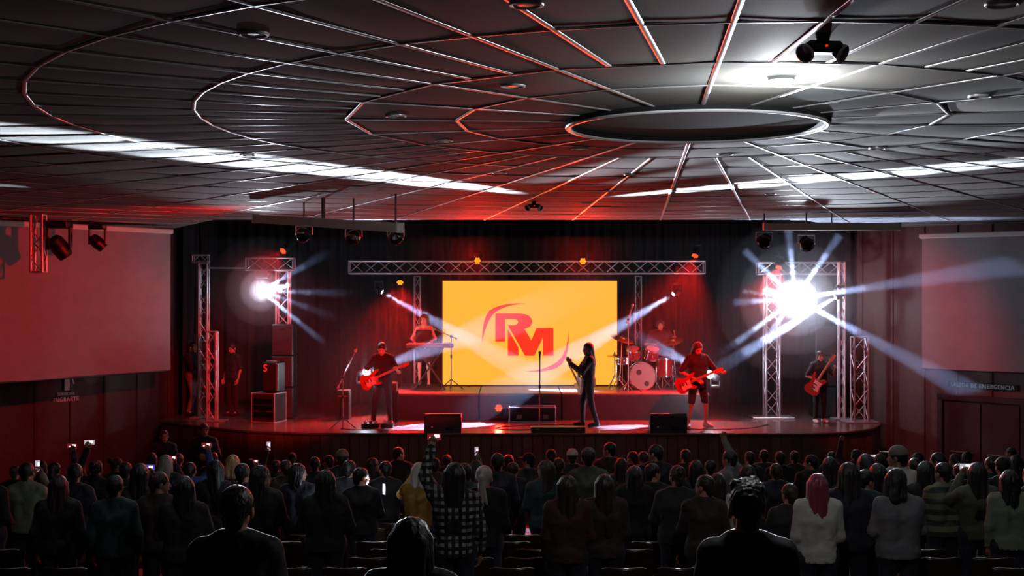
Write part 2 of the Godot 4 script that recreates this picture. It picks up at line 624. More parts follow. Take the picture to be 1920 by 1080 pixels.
func make_head() -> void:
	# faces -z; the origin lies between the ears
	var p := [
		[1, Vector3(0, 0.032, 0.012), Vector3(0.077, 0.088, 0.097)], [1, Vector3(0, -0.04, -0.028), Vector3(0.062, 0.074, 0.064)],
		[0, Vector3(-0.012, -0.098, -0.062), Vector3(0.012, -0.098, -0.062), 0.02, 0.02], [0, Vector3(0, 0.004, -0.088), Vector3(0, -0.030, -0.106), 0.009, 0.013],
		[0, Vector3(-0.032, 0.022, -0.078), Vector3(0.032, 0.022, -0.078), 0.012, 0.012], [0, Vector3(-0.018, -0.064, -0.086), Vector3(0.018, -0.064, -0.086), 0.008, 0.008],
		[1, Vector3(-0.08, -0.008, 0.014), Vector3(0.012, 0.032, 0.021)], [1, Vector3(0.08, -0.008, 0.014), Vector3(0.012, 0.032, 0.021)],
		[2, Vector3(-0.031, 0.002, -0.094), Vector3(0.018, 0.013, 0.018)], [2, Vector3(0.031, 0.002, -0.094), Vector3(0.018, 0.013, 0.018)],
		[1, Vector3(-0.031, 0.001, -0.074), Vector3(0.013, 0.011, 0.012)], [1, Vector3(0.031, 0.001, -0.074), Vector3(0.013, 0.011, 0.012)],
	]
	head_mesh = net(p, 0.0055, 0.012, [], 0.0, 1.0, Vector3.ONE, func(v: Vector3) -> Color:
		var e := Vector3(absf(v.x) - 0.031, v.y - 0.001, v.z + 0.084)
		if e.length() < 0.0075:
			return Color(0.06, 0.045, 0.04)
		if e.length() < 0.012:
			return Color(0.95, 1.0, 1.0)
		if absf(v.y - 0.026) < 0.006 and absf(absf(v.x) - 0.031) < 0.018 and v.z < -0.07:
			return Color(0.16, 0.12, 0.1)
		if absf(v.y + 0.065) < 0.009 and absf(v.x) < 0.024 and v.z < -0.083:
			return Color(0.75, 0.42, 0.40)
		return Color.WHITE)
	for kind in ["relaxed", "grip", "open"]:
		var curl: float = {"relaxed": 0.45, "grip": 1.25, "open": 0.12}[kind]
		for side in [-1.0, 1.0]:
			# wrist at the origin, fingers along -y, palm towards -z, thumb towards side
			var q := [[0, Vector3(side * 0.016, -0.03, 0), Vector3(side * 0.024, -0.085, 0), 0.017, 0.015], [0, Vector3(-side * 0.012, -0.03, 0), Vector3(-side * 0.026, -0.08, 0), 0.017, 0.014], [0, Vector3(0, 0.005, 0), Vector3(0, -0.06, 0), 0.024, 0.018]]
			for k in 4:
				var root := Vector3(side * (0.03 - 0.02 * k), -0.088 + 0.004 * absf(k - 1.0), 0)
				var seg: float = [0.030, 0.034, 0.031, 0.024][k]
				var a := root
				var ang := 0.0
				for j in 3:
					ang += curl * [0.7, 1.0, 0.8][j]
					var b: Vector3 = a + Vector3(side * (0.1 - 0.07 * k) * 0.3, -cos(ang), -sin(ang)) * seg * [1.0, 0.75, 0.6][j]
					q.append([0, a, b, 0.0088 - 0.0008 * j, 0.0082 - 0.0008 * j])
					a = b
			var th := Vector3(side * 0.045, -0.055, -0.012)
			q.append([0, Vector3(side * 0.022, -0.022, -0.004), th, 0.014, 0.011])
			var t2 := th + Vector3(side * (0.012 - 0.012 * curl), -0.028, -0.012 - 0.014 * curl)
			q.append([0, th, t2, 0.010, 0.009])
			q.append([0, t2, t2 + Vector3(-side * 0.008 * curl, -0.02, -0.008), 0.009, 0.008])
			hands[kind + ("r" if side > 0 else "l")] = net(q, 0.0045, 0.006)
	# hair, in the head's own axes
	var cap := [[1, Vector3(0, 0.04, 0.02), Vector3(0.087, 0.094, 0.104)], [0, Vector3(0, 0.0, 0.075), Vector3(0, -0.05, 0.068), 0.05, 0.045]]
	var face := [[2, Vector3(0, -0.055, -0.085), Vector3(0.082, 0.105, 0.085)], [2, Vector3(-0.1, -0.03, 0.0), Vector3(0.03, 0.045, 0.03)], [2, Vector3(0.1, -0.03, 0.0), Vector3(0.03, 0.045, 0.03)]]
	var s := Vector3(1, 0.25, 1)
	hair_mesh["short"] = net(cap + face, 0.0075, 0.015, [], 0.006, 48.0, Vector3(1, 0.5, 1))
	hair_mesh["tuft"] = net(cap + [[0, Vector3(-0.05, 0.12, -0.03), Vector3(0.04, 0.135, -0.03), 0.025, 0.028], [1, Vector3(0.03, 0.105, 0.0), Vector3(0.06, 0.04, 0.07)]] + face, 0.008, 0.02, [], 0.008, 40.0, Vector3(1, 0.6, 1))
	hair_mesh["curly"] = net([[1, Vector3(0, 0.04, 0.025), Vector3(0.105, 0.11, 0.118)]] + face, 0.008, 0.02, [], 0.028, 30.0, Vector3.ONE)
	var fall := func(length: float, w: float) -> Array:
		return [[0, Vector3(-0.035, 0.02, 0.06), Vector3(-0.04, -length, 0.085), 0.062, w], [0, Vector3(0.035, 0.02, 0.06), Vector3(0.04, -length, 0.085), 0.062, w], [0, Vector3(-0.068, 0.03, 0.01), Vector3(-0.085, -length * 0.85, 0.045), 0.036, w * 0.8], [0, Vector3(0.068, 0.03, 0.01), Vector3(0.085, -length * 0.85, 0.045), 0.036, w * 0.8]]
	hair_mesh["long"] = net(cap + fall.call(0.30, 0.05) + [face[0]], 0.009, 0.02, [], 0.008, 44.0, Vector3(1, 0.12, 1))
	hair_mesh["verylong"] = net(cap + fall.call(0.46, 0.055) + [face[0]], 0.0095, 0.02, [], 0.008, 44.0, Vector3(1, 0.12, 1))
	hair_mesh["bob"] = net(cap + fall.call(0.15, 0.055) + [face[0]], 0.0085, 0.02, [], 0.008, 44.0, Vector3(1, 0.15, 1))
	hair_mesh["ponytail"] = net(cap + face + [[0, Vector3(0, 0.08, 0.10), Vector3(0, 0.02, 0.155), 0.026, 0.034], [0, Vector3(0, 0.02, 0.155), Vector3(0, -0.27, 0.14), 0.034, 0.02], [0, Vector3(0, -0.02, 0.15), Vector3(-0.05, -0.25, 0.14), 0.03, 0.014], [0, Vector3(0, -0.02, 0.15), Vector3(0.05, -0.25, 0.14), 0.03, 0.014]], 0.008, 0.015, [], 0.006, 46.0, Vector3(1, 0.12, 1))
	hair_mesh["bun"] = net(cap + face + [[1, Vector3(0, 0.085, 0.115), Vector3(0.05, 0.046, 0.042)]], 0.008, 0.012, [], 0.012, 26.0, Vector3.ONE)
	hat_mesh = net([[1, Vector3(0, 0.045, 0.018), Vector3(0.094, 0.102, 0.11)], [1, Vector3(0, 0.055, -0.12), Vector3(0.07, 0.010, 0.075)]], 0.008, 0.01, [[Vector3(0, -1, 0.1), -0.035]])


func joints(o := {}) -> Dictionary:
	# a standing figure 1.70 m tall that faces -z, its right hand on the +x side
	var j := {
		"pelvis": Vector3(0, 0.94, 0), "waist": Vector3(0, 1.08, 0.0), "chest": Vector3(0, 1.27, 0.01), "neck": Vector3(0, 1.44, 0.015), "head": Vector3(0, 1.575, -0.01),
		"hr": Vector3(0.09, 0.90, 0), "kr": Vector3(0.105, 0.48, -0.01), "ar": Vector3(0.11, 0.09, 0.02), "tr": Vector3(0.13, 0.035, -0.14),
		"hl": Vector3(-0.09, 0.90, 0), "kl": Vector3(-0.105, 0.48, -0.01), "al": Vector3(-0.11, 0.09, 0.02), "tl": Vector3(-0.13, 0.035, -0.14),
		"sr": Vector3(0.165, 1.365, 0.015), "er": Vector3(0.235, 1.10, 0.03), "wr": Vector3(0.235, 0.87, -0.05),
		"sl": Vector3(-0.165, 1.365, 0.015), "el": Vector3(-0.235, 1.10, 0.03), "wl": Vector3(-0.235, 0.87, -0.05),
		"yaw": 0.0, "pitch": 0.0, "roll": 0.0, "fat": 0.0, "hand_r": "relaxed", "hand_l": "relaxed",
	}
	j.merge(o, true)
	return j


func leg_bones(j: Dictionary, g: float) -> Array:
	var out := [[0, j.hr, j.hl, 0.105 + g, 0.105 + g]]
	for s in ["r", "l"]:
		out += [[0, j["h" + s], j["k" + s], 0.084 + g, 0.054 + g], [0, j["k" + s], j["a" + s], 0.052 + g, 0.036 + g]]
	return out


func trunk_bones(j: Dictionary, g: float) -> Array:
	var w := Vector3(0.062 + j.fat * 0.4, 0, 0)
	var b: float = j.fat * 0.7 + g
	return [[0, j.pelvis - w, j.waist - w, 0.105 + b, 0.092 + b], [0, j.pelvis + w, j.waist + w, 0.105 + b, 0.092 + b], [0, j.waist - w, j.chest - w * 1.3, 0.092 + b, 0.105 + b], [0, j.waist + w, j.chest + w * 1.3, 0.092 + b, 0.105 + b],
		[0, j.chest, j.neck, 0.10 + g, 0.055 + g], [0, j.chest.lerp(j.sr, 0.75), j.sr, 0.075 + g, 0.052 + g], [0, j.chest.lerp(j.sl, 0.75), j.sl, 0.075 + g, 0.052 + g], [0, j.neck + Vector3(0, 0.02, 0), j.sr, 0.036 + g, 0.05 + g], [0, j.neck + Vector3(0, 0.02, 0), j.sl, 0.036 + g, 0.05 + g]]


func arm_bones(j: Dictionary, g: float, reach: float) -> Array:
	var out := []
	for s in ["r", "l"]:
		var a: Vector3 = j["s" + s]
		var b: Vector3 = j["e" + s]
		var c: Vector3 = j["w" + s]
		if reach <= 0.0:
			continue
		var t := minf(reach * 2.0, 1.0)
		out.append([0, a, a.lerp(b, t), 0.056 + g, lerpf(0.056, 0.042, t) + g])
		if reach > 0.5:
			t = (reach - 0.5) * 2.0
			out.append([0, b, b.lerp(c, t), 0.042 + g, lerpf(0.042, 0.028, t) + g])
	return out


func head_frame(j: Dictionary) -> Transform3D:
	return Transform3D(Basis.from_euler(Vector3(j.pitch, j.yaw, j.roll)), j.head)


# look: skin, top, sleeve (0 none, 0.5 to the elbow, 1 to the wrist), hem (height of the lower edge of the top), bottom ("trousers", "shorts", "none"), hair, ...
func figure(parent: Node3D, j: Dictionary, look: Dictionary) -> void:
	var cell: float = look.get("cell", 0.017)
	var hd := head_frame(j)
	var bones := leg_bones(j, -0.012) + trunk_bones(j, -0.012) + arm_bones(j, -0.006, 1.0)
	for s in ["r", "l"]:
		bones.append([0, j["a" + s], j["t" + s], 0.036, 0.026])
	bones.append([0, j.neck - Vector3(0, 0.03, 0), j.head + hd.basis * Vector3(0, -0.02, 0.02), 0.058, 0.052])
	var list := [[net(bones, cell, 0.035), Transform3D()], [head_mesh, hd]]
	for s in ["r", "l"]:
		var w: Vector3 = j["w" + s]
		var dir: Vector3 = j.get("dir_" + s, (w - j["e" + s]).normalized())
		var palm: Vector3 = j.get("palm_" + s, Vector3(-0.8 if s == "r" else 0.8, 0, -0.3))
		var y := -dir.normalized()
		var z := (-palm + palm.project(y)).normalized()
		list.append([hands[j["hand_" + s] + s], Transform3D(Basis(y.cross(z).normalized(), y, z), w)])
	put(join(list), "body", look.skin, parent)
	var hem: float = look.get("hem", 0.88)
	var cloth: float = look.get("loose", 0.021)
	var tb := trunk_bones(j, cloth) + arm_bones(j, cloth * 0.8, look.get("sleeve", 1.0))
	for q in [-1.0, 0.0, 1.0]:
		var hip: Vector3 = j.pelvis + Vector3(q * (0.055 + j.fat * 0.4), 0, 0)
		tb.append([0, hip, hip + (j.pelvis - j.waist).normalized() * 0.14, (0.108 if q != 0.0 else 0.122) + cloth + j.fat * 0.6, (0.116 if q != 0.0 else 0.128) + cloth + j.fat * 0.6])
	if hem < 0.80:
		tb += [[0, j.hr, j.hr.lerp(j.kr, 0.5), 0.10 + cloth, 0.095 + cloth], [0, j.hl, j.hl.lerp(j.kl, 0.5), 0.10 + cloth, 0.095 + cloth]]
	if look.get("hood", false):
		tb += [[0, j.neck + Vector3(-0.07, 0.0, 0.05), j.neck + Vector3(0.07, 0.0, 0.05), 0.055, 0.055], [0, j.neck + Vector3(0, -0.02, 0.07), j.neck + Vector3(0, -0.12, 0.1), 0.06, 0.04]]
	var up: Vector3 = (j.neck - j.waist).normalized()
	var cuts := [[Vector3.DOWN, -hem]]
	if not look.get("raised", false):
		cuts.append([up, up.dot(j.neck) + look.get("collar", 0.045)])
	put(net(tb, cell * 0.95, 0.03, cuts, 0.010, 9.0), look.get("top_name", "jacket"), look.top, parent)
	if look.get("bottom", "trousers") != "none":
		var lb := leg_bones(j, 0.012)
		lb.append([0, j.hr + Vector3(0, 0.06, 0), j.hl + Vector3(0, 0.06, 0), 0.105, 0.105])
		var low: float = 0.075 if look.get("bottom", "trousers") == "trousers" else j.kr.y + 0.02
		put(net(lb, cell, 0.03, [[Vector3.DOWN, -low], [Vector3.UP, maxf(j.hr.y, j.hl.y) + 0.13]], 0.004, 9.0), look.get("bottom", "trousers"), look.legs, parent)
	for s in ["r", "l"]:
		var shoe := [[0, j["a" + s] + Vector3(0, -0.035, 0.02), j["t" + s] + Vector3(0, 0.005, 0), 0.046, 0.036], [0, j["a" + s], j["a" + s] + Vector3(0, -0.03, 0), 0.045, 0.045]]
		put(net(shoe, 0.013, 0.02, [[Vector3.DOWN, -j["a" + s].y + 0.088]]), "shoe", look.shoes, parent)
	if look.get("hair", "") != "":
		put(hair_mesh[look.hair], "hair", look.hair_mat, parent, hd.origin, hd.basis)
	if look.get("hat", false):
		put(hat_mesh, "cap", look.hat_mat, parent, hd.origin, hd.basis)


func people_materials() -> void:
	M["cloth_tex"] = noise_tex(0.25, 0.75, 1.0, 256, FastNoiseLite.TYPE_SIMPLEX, 21)
	for a in [["skin tan", Color(0.62, 0.44, 0.34)], ["skin light", Color(0.75, 0.56, 0.46)], ["skin brown", Color(0.48, 0.32, 0.24)]]:
		var m := mat(a[0], a[1], 0.5)
		m.vertex_color_use_as_albedo = true
	for a in [["hair black", Color(0.05, 0.04, 0.04)], ["hair brown", Color(0.15, 0.09, 0.06)], ["hair light brown", Color(0.32, 0.21, 0.12)], ["hair blonde", Color(0.72, 0.58, 0.40)], ["hair ash", Color(0.66, 0.62, 0.58)], ["hair pink", Color(0.50, 0.16, 0.26)], ["hair grey", Color(0.5, 0.48, 0.46)]]:
		var m := mat(a[0], a[1], 0.48)
		m.rim_enabled = true
		m.rim = 0.2
		m.rim_tint = 0.25
	for a in [["cloth black", Color(0.05, 0.05, 0.055)], ["cloth charcoal", Color(0.13, 0.13, 0.14)], ["cloth navy", Color(0.07, 0.09, 0.16)], ["cloth brown", Color(0.20, 0.14, 0.11)], ["cloth maroon", Color(0.26, 0.07, 0.08)], ["cloth blue", Color(0.12, 0.25, 0.50)],
		["cloth grey", Color(0.45, 0.44, 0.45)], ["cloth white", Color(0.80, 0.79, 0.75)], ["cloth yellow", Color(0.62, 0.47, 0.12)], ["cloth olive", Color(0.32, 0.35, 0.26)], ["cloth jade", Color(0.50, 0.55, 0.44)], ["cloth teal", Color(0.12, 0.22, 0.23)], ["denim", Color(0.12, 0.14, 0.2)], ["shoe dark", Color(0.06, 0.055, 0.05)], ["shoe white", Color(0.85, 0.84, 0.82)], ["cap grey", Color(0.46, 0.43, 0.38)], ["cap white", Color(0.86, 0.85, 0.83)]]:
		var m := textured(mat(a[0], a[1], 0.8), M.cloth_tex, Vector3.ONE * 6)
		m.uv1_world_triplanar = false
		m.rim_enabled = true
		m.rim = 0.15
		m.rim_tint = 0.4
	# a white and black check
	var im := Image.create(64, 64, false, Image.FORMAT_RGB8)
	for y in 64:
		for x in 64:
			var a := x < 30
			var b := y < 30
			im.set_pixel(x, y, Color(0.06, 0.06, 0.065) if not (a and b) else Color(0.62, 0.62, 0.60))
	var ck := mat("cloth check", Color.WHITE, 0.85)
	ck.albedo_texture = ImageTexture.create_from_image(im)
	ck.uv1_triplanar = true
	ck.uv1_scale = Vector3.ONE * 16
	var im2 := Image.create(32, 64, false, Image.FORMAT_RGB8)
	for y in 64:
		for x in 32:
			im2.set_pixel(x, y, Color(0.46, 0.50, 0.38) if (y / 16) % 2 == 0 else Color(0.22, 0.24, 0.20))
	var sp := mat("cloth stripe", Color.WHITE, 0.85)
	sp.albedo_texture = ImageTexture.create_from_image(im2)
	sp.uv1_triplanar = true
	sp.uv1_scale = Vector3.ONE * 4
	textured(mat("cloth fleck", Color(0.40, 0.43, 0.36), 0.85), noise_tex(0.12, 0.35, 1.0, 256, FastNoiseLite.TYPE_CELLULAR), Vector3.ONE * 5)
	M["cloth fleck"].uv1_world_triplanar = false


var poses := {}


func make_poses() -> void:
	# crowd figures, seen from behind
	var specs := {
		"still": joints(),
		"folded": joints({"er": Vector3(0.25, 1.12, -0.02), "wr": Vector3(0.05, 1.10, -0.22), "el": Vector3(-0.25, 1.12, -0.02), "wl": Vector3(-0.05, 1.13, -0.24), "yaw": 0.25, "fat": 0.02}),
		"slim": joints({"sr": Vector3(0.155, 1.385, 0.015), "sl": Vector3(-0.155, 1.385, 0.015), "er": Vector3(0.205, 1.11, 0.0), "wr": Vector3(0.13, 1.02, -0.22), "el": Vector3(-0.205, 1.11, 0.02), "wl": Vector3(-0.2, 0.87, -0.06), "yaw": -0.15}),
		"raise_right": joints({"sr": Vector3(0.175, 1.42, 0.0), "er": Vector3(0.26, 1.57, -0.16), "wr": Vector3(0.20, 1.80, -0.24), "hand_r": "grip", "palm_r": Vector3(-0.3, 0, 1), "roll": 0.05}),
		"raise_left": joints({"sl": Vector3(-0.175, 1.42, 0.0), "el": Vector3(-0.26, 1.57, -0.16), "wl": Vector3(-0.20, 1.80, -0.24), "hand_l": "grip", "palm_l": Vector3(0.3, 0, 1), "roll": -0.05}),
		"film": joints({"er": Vector3(0.22, 1.26, -0.22), "wr": Vector3(0.06, 1.50, -0.34), "el": Vector3(-0.22, 1.26, -0.22), "wl": Vector3(-0.06, 1.50, -0.34), "hand_r": "grip", "hand_l": "grip", "palm_r": Vector3(-0.4, 0, 1), "palm_l": Vector3(0.4, 0, 1)}),
		"look_right": joints({"yaw": -0.95, "er": Vector3(0.23, 1.12, -0.04), "wr": Vector3(0.08, 1.05, -0.24), "el": Vector3(-0.23, 1.12, 0.0), "wl": Vector3(-0.1, 1.0, -0.2), "fat": 0.015}),
		"look_left": joints({"yaw": 0.95, "er": Vector3(0.23, 1.12, 0.0), "wr": Vector3(0.2, 0.88, -0.08), "el": Vector3(-0.23, 1.12, -0.04), "wl": Vector3(-0.05, 1.1, -0.24)}),
	}
	for k in specs:
		var n := Node3D.new()
		var j: Dictionary = specs[k]
		figure(n, j, {"skin": M["skin tan"], "top": M["cloth black"], "legs": M["denim"], "shoes": M["shoe dark"], "hair": "short", "hair_mat": M["hair black"], "hem": 0.87, "cell": 0.019, "raised": k.begins_with("raise") or k == "film", "hat": true, "hat_mat": M["cap grey"]})
		poses[k] = {"node": n, "j": j}


func place_person(x: float, ytop: float, d: float, pose: String, hair: String, hair_m: String, top_m: String, label: String, group := "", turn := 0.0, extra := {}) -> Node3D:
	for e in [0.0, 0.35, -0.35, 0.7, -0.7, 1.05, -1.05, 1.4, 1.75, -1.4, 2.1, 2.45]:
		var free := true
		var q := Vector2((x - 960.0) / F * (d + e), d + e)
		for o in spots_taken:
			if absf(o.x - q.x) < 0.46 and absf(o.y - q.y) < 0.36:
				free = false
				break
		if free and d + e < 24.3:
			d += e
			break
	var fy := floor_y(d)
	var top := CAM_Y - (ytop - 540.0) / F * d
	var tall := clampf(top - fy, 1.42, 1.92)
	var at := Vector3((x - 960.0) / F * d, fy, -d)
	spots_taken.append(Vector2(at.x, d))
	var n: Node3D = poses[pose].node.duplicate()
	n.name = numbered("person")
	add_child(n)
	n.position = at
	n.rotation.y = turn
	n.scale = Vector3.ONE * (tall / 1.71)
	tag(n, label, "person", group)
	n.get_node("hair").mesh = hair_mesh[hair]
	n.get_node("hair").material_override = M[hair_m]
	n.get_node("jacket").material_override = M[top_m]
	if extra.has("legs"):
		n.get_node("trousers").material_override = M[extra.legs]
	n.get_node("body").material_override = M[extra.get("skin", "skin tan")]
	if extra.has("cap"):
		n.get_node("cap").material_override = M[extra.cap]
	else:
		var c := n.get_node("cap")
		n.remove_child(c)
		c.free()
	if extra.has("phone"):
		# the hand that holds it
		var j: Dictionary = poses[pose].j
		var w: Vector3 = j.wr if pose != "raise_left" else j.wl
		if pose == "film":
			w = (j.wr + j.wl) * 0.5
		var q: Vector3 = n.transform * (w + Vector3(0, 0.11, -0.02) + (Vector3(-0.03, 0, 0) if pose == "raise_right" else Vector3(0.03, 0, 0) if pose == "raise_left" else Vector3.ZERO))
		make_phone(q, extra.phone[0], extra.phone[1], extra.phone[2], extra.phone[3] if extra.phone.size() > 3 else 0.0)
	return n


func make_phone(at: Vector3, flat: bool, screen: String, label: String, light := 0.0, turn := 0.0) -> void:
	var t := thing("phone", label, "phone", at, turn, "phones held up in the crowd")
	var size := Vector3(0.135, 0.066, 0.009) if flat else Vector3(0.066, 0.135, 0.009)
	put(bevel(size, 0.003), "case", M["black gloss"], t)
	var sc := put(bevel(Vector3(size.x - 0.008, size.y - 0.008, 0.002), 0.0005), "screen", M[screen], t, Vector3(0, 0, 0.005))
	put(bevel(Vector3(size.x * 0.34, size.y * 0.42, 0.001), 0.0003), "picture", M["phone picture"], sc, Vector3(size.x * 0.16, size.y * 0.08, 0.0015))
	put(bevel(Vector3(size.x * 0.16, size.y * 0.2, 0.001), 0.0003), "picture", M["phone picture"], sc, Vector3(-size.x * 0.24, -size.y * 0.14, 0.0015))
	if light > 0:
		omni(t, t.transform * Vector3(0, 0, 0.03), light, Color(0.9, 0.93, 1.0), 0.03)


# ---------------------------------------------------------------- the room
# plan outlines as (x, depth)
var room := PackedVector2Array([Vector2(-13, -4), Vector2(13, -4), Vector2(13, 21.5), Vector2(11.8, 23.6), Vector2(7.6, 28.2), Vector2(5.5, 24.4), Vector2(-5.7, 24.4), Vector2(-7.4, 28.0), Vector2(-11.6, 23.0), Vector2(-13, 21)])
var stage_front := [Vector2(-7.4, 27.0), Vector2(-6.4, 26.1), Vector2(-5.2, 25.2), Vector2(-3.9, 24.75), Vector2(-2.0, 24.7), Vector2(5.6, 24.7), Vector2(6.5, 24.95), Vector2(7.2, 25.6), Vector2(7.6, 26.4)]


func wall_piece(parent: Node3D, called: String, a: Vector2, b: Vector2, y0: float, y1: float, m: Material, thick := 0.2, inward := 0.0) -> MeshInstance3D:
	# a slab whose inner face runs from a to b in plan; it thickens to the left of the way from a to b
	var d := (b - a).normalized()
	var n := Vector2(-d.y, d.x)
	var mid := (a + b) * 0.5 + n * (thick * 0.5 - inward)
	return put(bevel(Vector3(a.distance_to(b) + 0.02, y1 - y0, thick), 0.004), called, m, parent, Vector3(mid.x, (y0 + y1) * 0.5, -mid.y), Basis(Vector3.UP, atan2(d.y, d.x)))


func make_room() -> void:
	var fl := setting("floor", "dark sloping auditorium floor")
	# the sloping part and the level part in front of the stage
	var st := SurfaceTool.new()
	st.begin(Mesh.PRIMITIVE_TRIANGLES)
	st.set_smooth_group(-1)
	var ds := [-4.2, 21.5, 28.5]
	for k in 2:
		var y0: float = 0.105 * (21.5 - ds[k]) if k == 0 else 0.0
		for lay in 2:
			var low := -0.25 if lay == 1 else 0.0
			var q := [Vector3(-13.2, y0 + low, -ds[k]), Vector3(13.2, y0 + low, -ds[k]), Vector3(13.2, low, -ds[k + 1]), Vector3(-13.2, low, -ds[k + 1])]
			if lay == 0:
				q.reverse()
			for i in [0, 1, 2, 0, 2, 3]:
				st.add_vertex(q[i])
	st.generate_normals()
	put(st.commit(), "slab", M["floor dark"], fl)

	var wl := setting("wall_left", "dark wooden side wall left of the stage")
	wall_piece(wl, "panel", Vector2(-11.6, 23.0), Vector2(-7.4, 28.0), -0.1, 5.8, M["wall wood"])
	wall_piece(wl, "panel", Vector2(-13, 21), Vector2(-11.6, 23.0), -0.1, 5.8, M["wall wood"])
	wall_piece(wl, "panel", Vector2(-13, -4), Vector2(-13, 21), -0.1, 5.8, M["wall dark"])
	for k in 9:
		var t := k / 8.0
		var c := Vector2(-11.6, 23.0).lerp(Vector2(-7.4, 28.0), t * 0.96 + 0.02)
		put(bevel(Vector3(0.06, 5.6, 0.05), 0.01), "batten", M["wall wood"], wl, Vector3(c.x, 2.8, -c.y), Basis(Vector3.UP, atan2(5.0, 4.2)))
	var wr := setting("wall_right", "dark wooden side wall right of the stage")
	wall_piece(wr, "panel", Vector2(7.6, 28.2), Vector2(11.8, 23.6), -0.1, 5.8, M["wall wood"])
	wall_piece(wr, "panel", Vector2(11.8, 23.6), Vector2(13, 21.5), -0.1, 5.8, M["wall wood"])
	wall_piece(wr, "panel", Vector2(13, 21.5), Vector2(13, -4), -0.1, 5.8, M["wall dark"])
	for k in 9:
		var t := k / 8.0
		var c := Vector2(11.8, 23.6).lerp(Vector2(7.6, 28.2), t * 0.96 + 0.02)
		put(bevel(Vector3(0.06, 5.6, 0.05), 0.01), "batten", M["wall wood"], wr, Vector3(c.x, 2.8, -c.y), Basis(Vector3.UP, -atan2(4.6, 4.2)))
	var wb := setting("wall_back", "wall at the rear of the auditorium")
	wall_piece(wb, "panel", Vector2(13, -4), Vector2(-13, -4), -0.1, 5.8, M["wall dark"])
	var ws := setting("wall_stage", "dark walls of the stage house")
	wall_piece(ws, "panel", Vector2(-7.4, 28.0), Vector2(-7.4, 31.6), 0, 6.6, M["wall dark"])
	wall_piece(ws, "panel", Vector2(-7.4, 31.6), Vector2(7.6, 31.6), 0, 6.6, M["wall dark"])
	wall_piece(ws, "panel", Vector2(7.6, 31.6), Vector2(7.6, 28.2), 0, 6.6, M["wall dark"])
	put(bevel(Vector3(17.0, 0.2, 9.0), 0.01), "loft", M["ceiling back"], ws, Vector3(0.1, 6.6, -28.0))
	# the lintel that joins the ceiling's front edge to the loft
	for e in [[Vector2(-7.4, 28.0), Vector2(-5.7, 24.4)], [Vector2(-5.7, 24.4), Vector2(5.5, 24.4)], [Vector2(5.5, 24.4), Vector2(7.6, 28.2)]]:
		wall_piece(ws, "lintel", e[0], e[1], 5.63, 6.6, M["ceiling back"], 0.08)


func point_in(p: Vector2) -> bool:
	return Geometry2D.is_point_in_polygon(p, room)


func sag_panel(r0: float, r1: float, a0: float, a1: float, y: float, seed_: int) -> ArrayMesh:
	# a ceiling board between two radii and two angles; it hangs a little in the middle and is not quite level
	var g := RandomNumberGenerator.new()
	g.seed = seed_
	var deep := g.randf_range(0.004, 0.014)
	var tilt := Vector2(g.randf_range(-0.004, 0.004), g.randf_range(-0.004, 0.004))
	var gap := 0.0015
	var n := 4
	var st := SurfaceTool.new()
	st.begin(Mesh.PRIMITIVE_TRIANGLES)
	st.set_smooth_group(0)
	var at := func(i: int, k: int) -> Vector3:
		var t := float(i) / n
		var u := float(k) / n
		var c0 := Vector2(cos(a0), sin(a0))
		var c1 := Vector2(cos(a1), sin(a1))
		var lo := (c0 * r0).lerp(c1 * r0, t)
		var hi := (c0 * r1).lerp(c1 * r1, t)
		var p := lo.lerp(hi, u)
		var mid := (c0 + c1).normalized() * (r0 + r1) * 0.5
		p += (mid - p).normalized() * gap
		var drop: float = deep * (1.0 - pow(2 * t - 1, 2)) * (1.0 - pow(2 * u - 1, 2)) + (2 * t - 1) * tilt.x + (2 * u - 1) * tilt.y
		return Vector3(MID.x + p.x, y - drop, -(MID.y + p.y))
	for i in n:
		for k in n:
			var q := [at.call(i, k), at.call(i + 1, k), at.call(i + 1, k + 1), at.call(i, k + 1)]
			for e in [0, 1, 2, 0, 2, 3]:
				st.add_vertex(q[e])
	st.generate_normals()
	return st.commit()


func flat_panel(poly: PackedVector2Array, y: float) -> ArrayMesh:
	var st := SurfaceTool.new()
	st.begin(Mesh.PRIMITIVE_TRIANGLES)
	st.set_smooth_group(-1)
	var tri := Geometry2D.triangulate_polygon(poly)
	for i in range(0, tri.size(), 3):
		var a := poly[tri[i]]
		var b := poly[tri[i + 1]]
		var c := poly[tri[i + 2]]
		if (b - a).cross(c - a) < 0:
			var t := b
			b = c
			c = t
		for v in [a, b, c]:
			st.add_vertex(Vector3(v.x, y, -v.y))
	st.generate_normals()
	return st.commit()


func strip(pts: Array, w: float, y: float) -> ArrayMesh:
	# a half-round metal strip along a line of plan points, under the ceiling
	var V := PackedVector3Array()
	var N := PackedVector3Array()
	var I := PackedInt32Array()
	var m := 7
	for i in pts.size() - 1:
		var a: Vector2 = pts[i]
		var b: Vector2 = pts[i + 1]
		var d := (b - a).normalized()
		var s := Vector3(-d.y, 0, -d.x)
		var at := V.size()
		for e in 2:
			var c: Vector2 = a if e == 0 else b
			for k in m:
				var t := PI * k / (m - 1)
				V.append(Vector3(c.x, y, -c.y) + s * cos(t) * w * 0.5 + Vector3.DOWN * sin(t) * w * 0.18)
				N.append((s * cos(t) * 0.45 + Vector3.DOWN * sin(t)).normalized())
		for k in m - 1:
			I.append_array([at + k, at + k + 1, at + m + k, at + k + 1, at + m + k + 1, at + m + k])
	var arr := []
	arr.resize(Mesh.ARRAY_MAX)
	arr[Mesh.ARRAY_VERTEX] = V
	arr[Mesh.ARRAY_NORMAL] = N
	arr[Mesh.ARRAY_INDEX] = I
	var mesh := ArrayMesh.new()
	mesh.add_surface_from_arrays(Mesh.PRIMITIVE_TRIANGLES, arr)
	return mesh


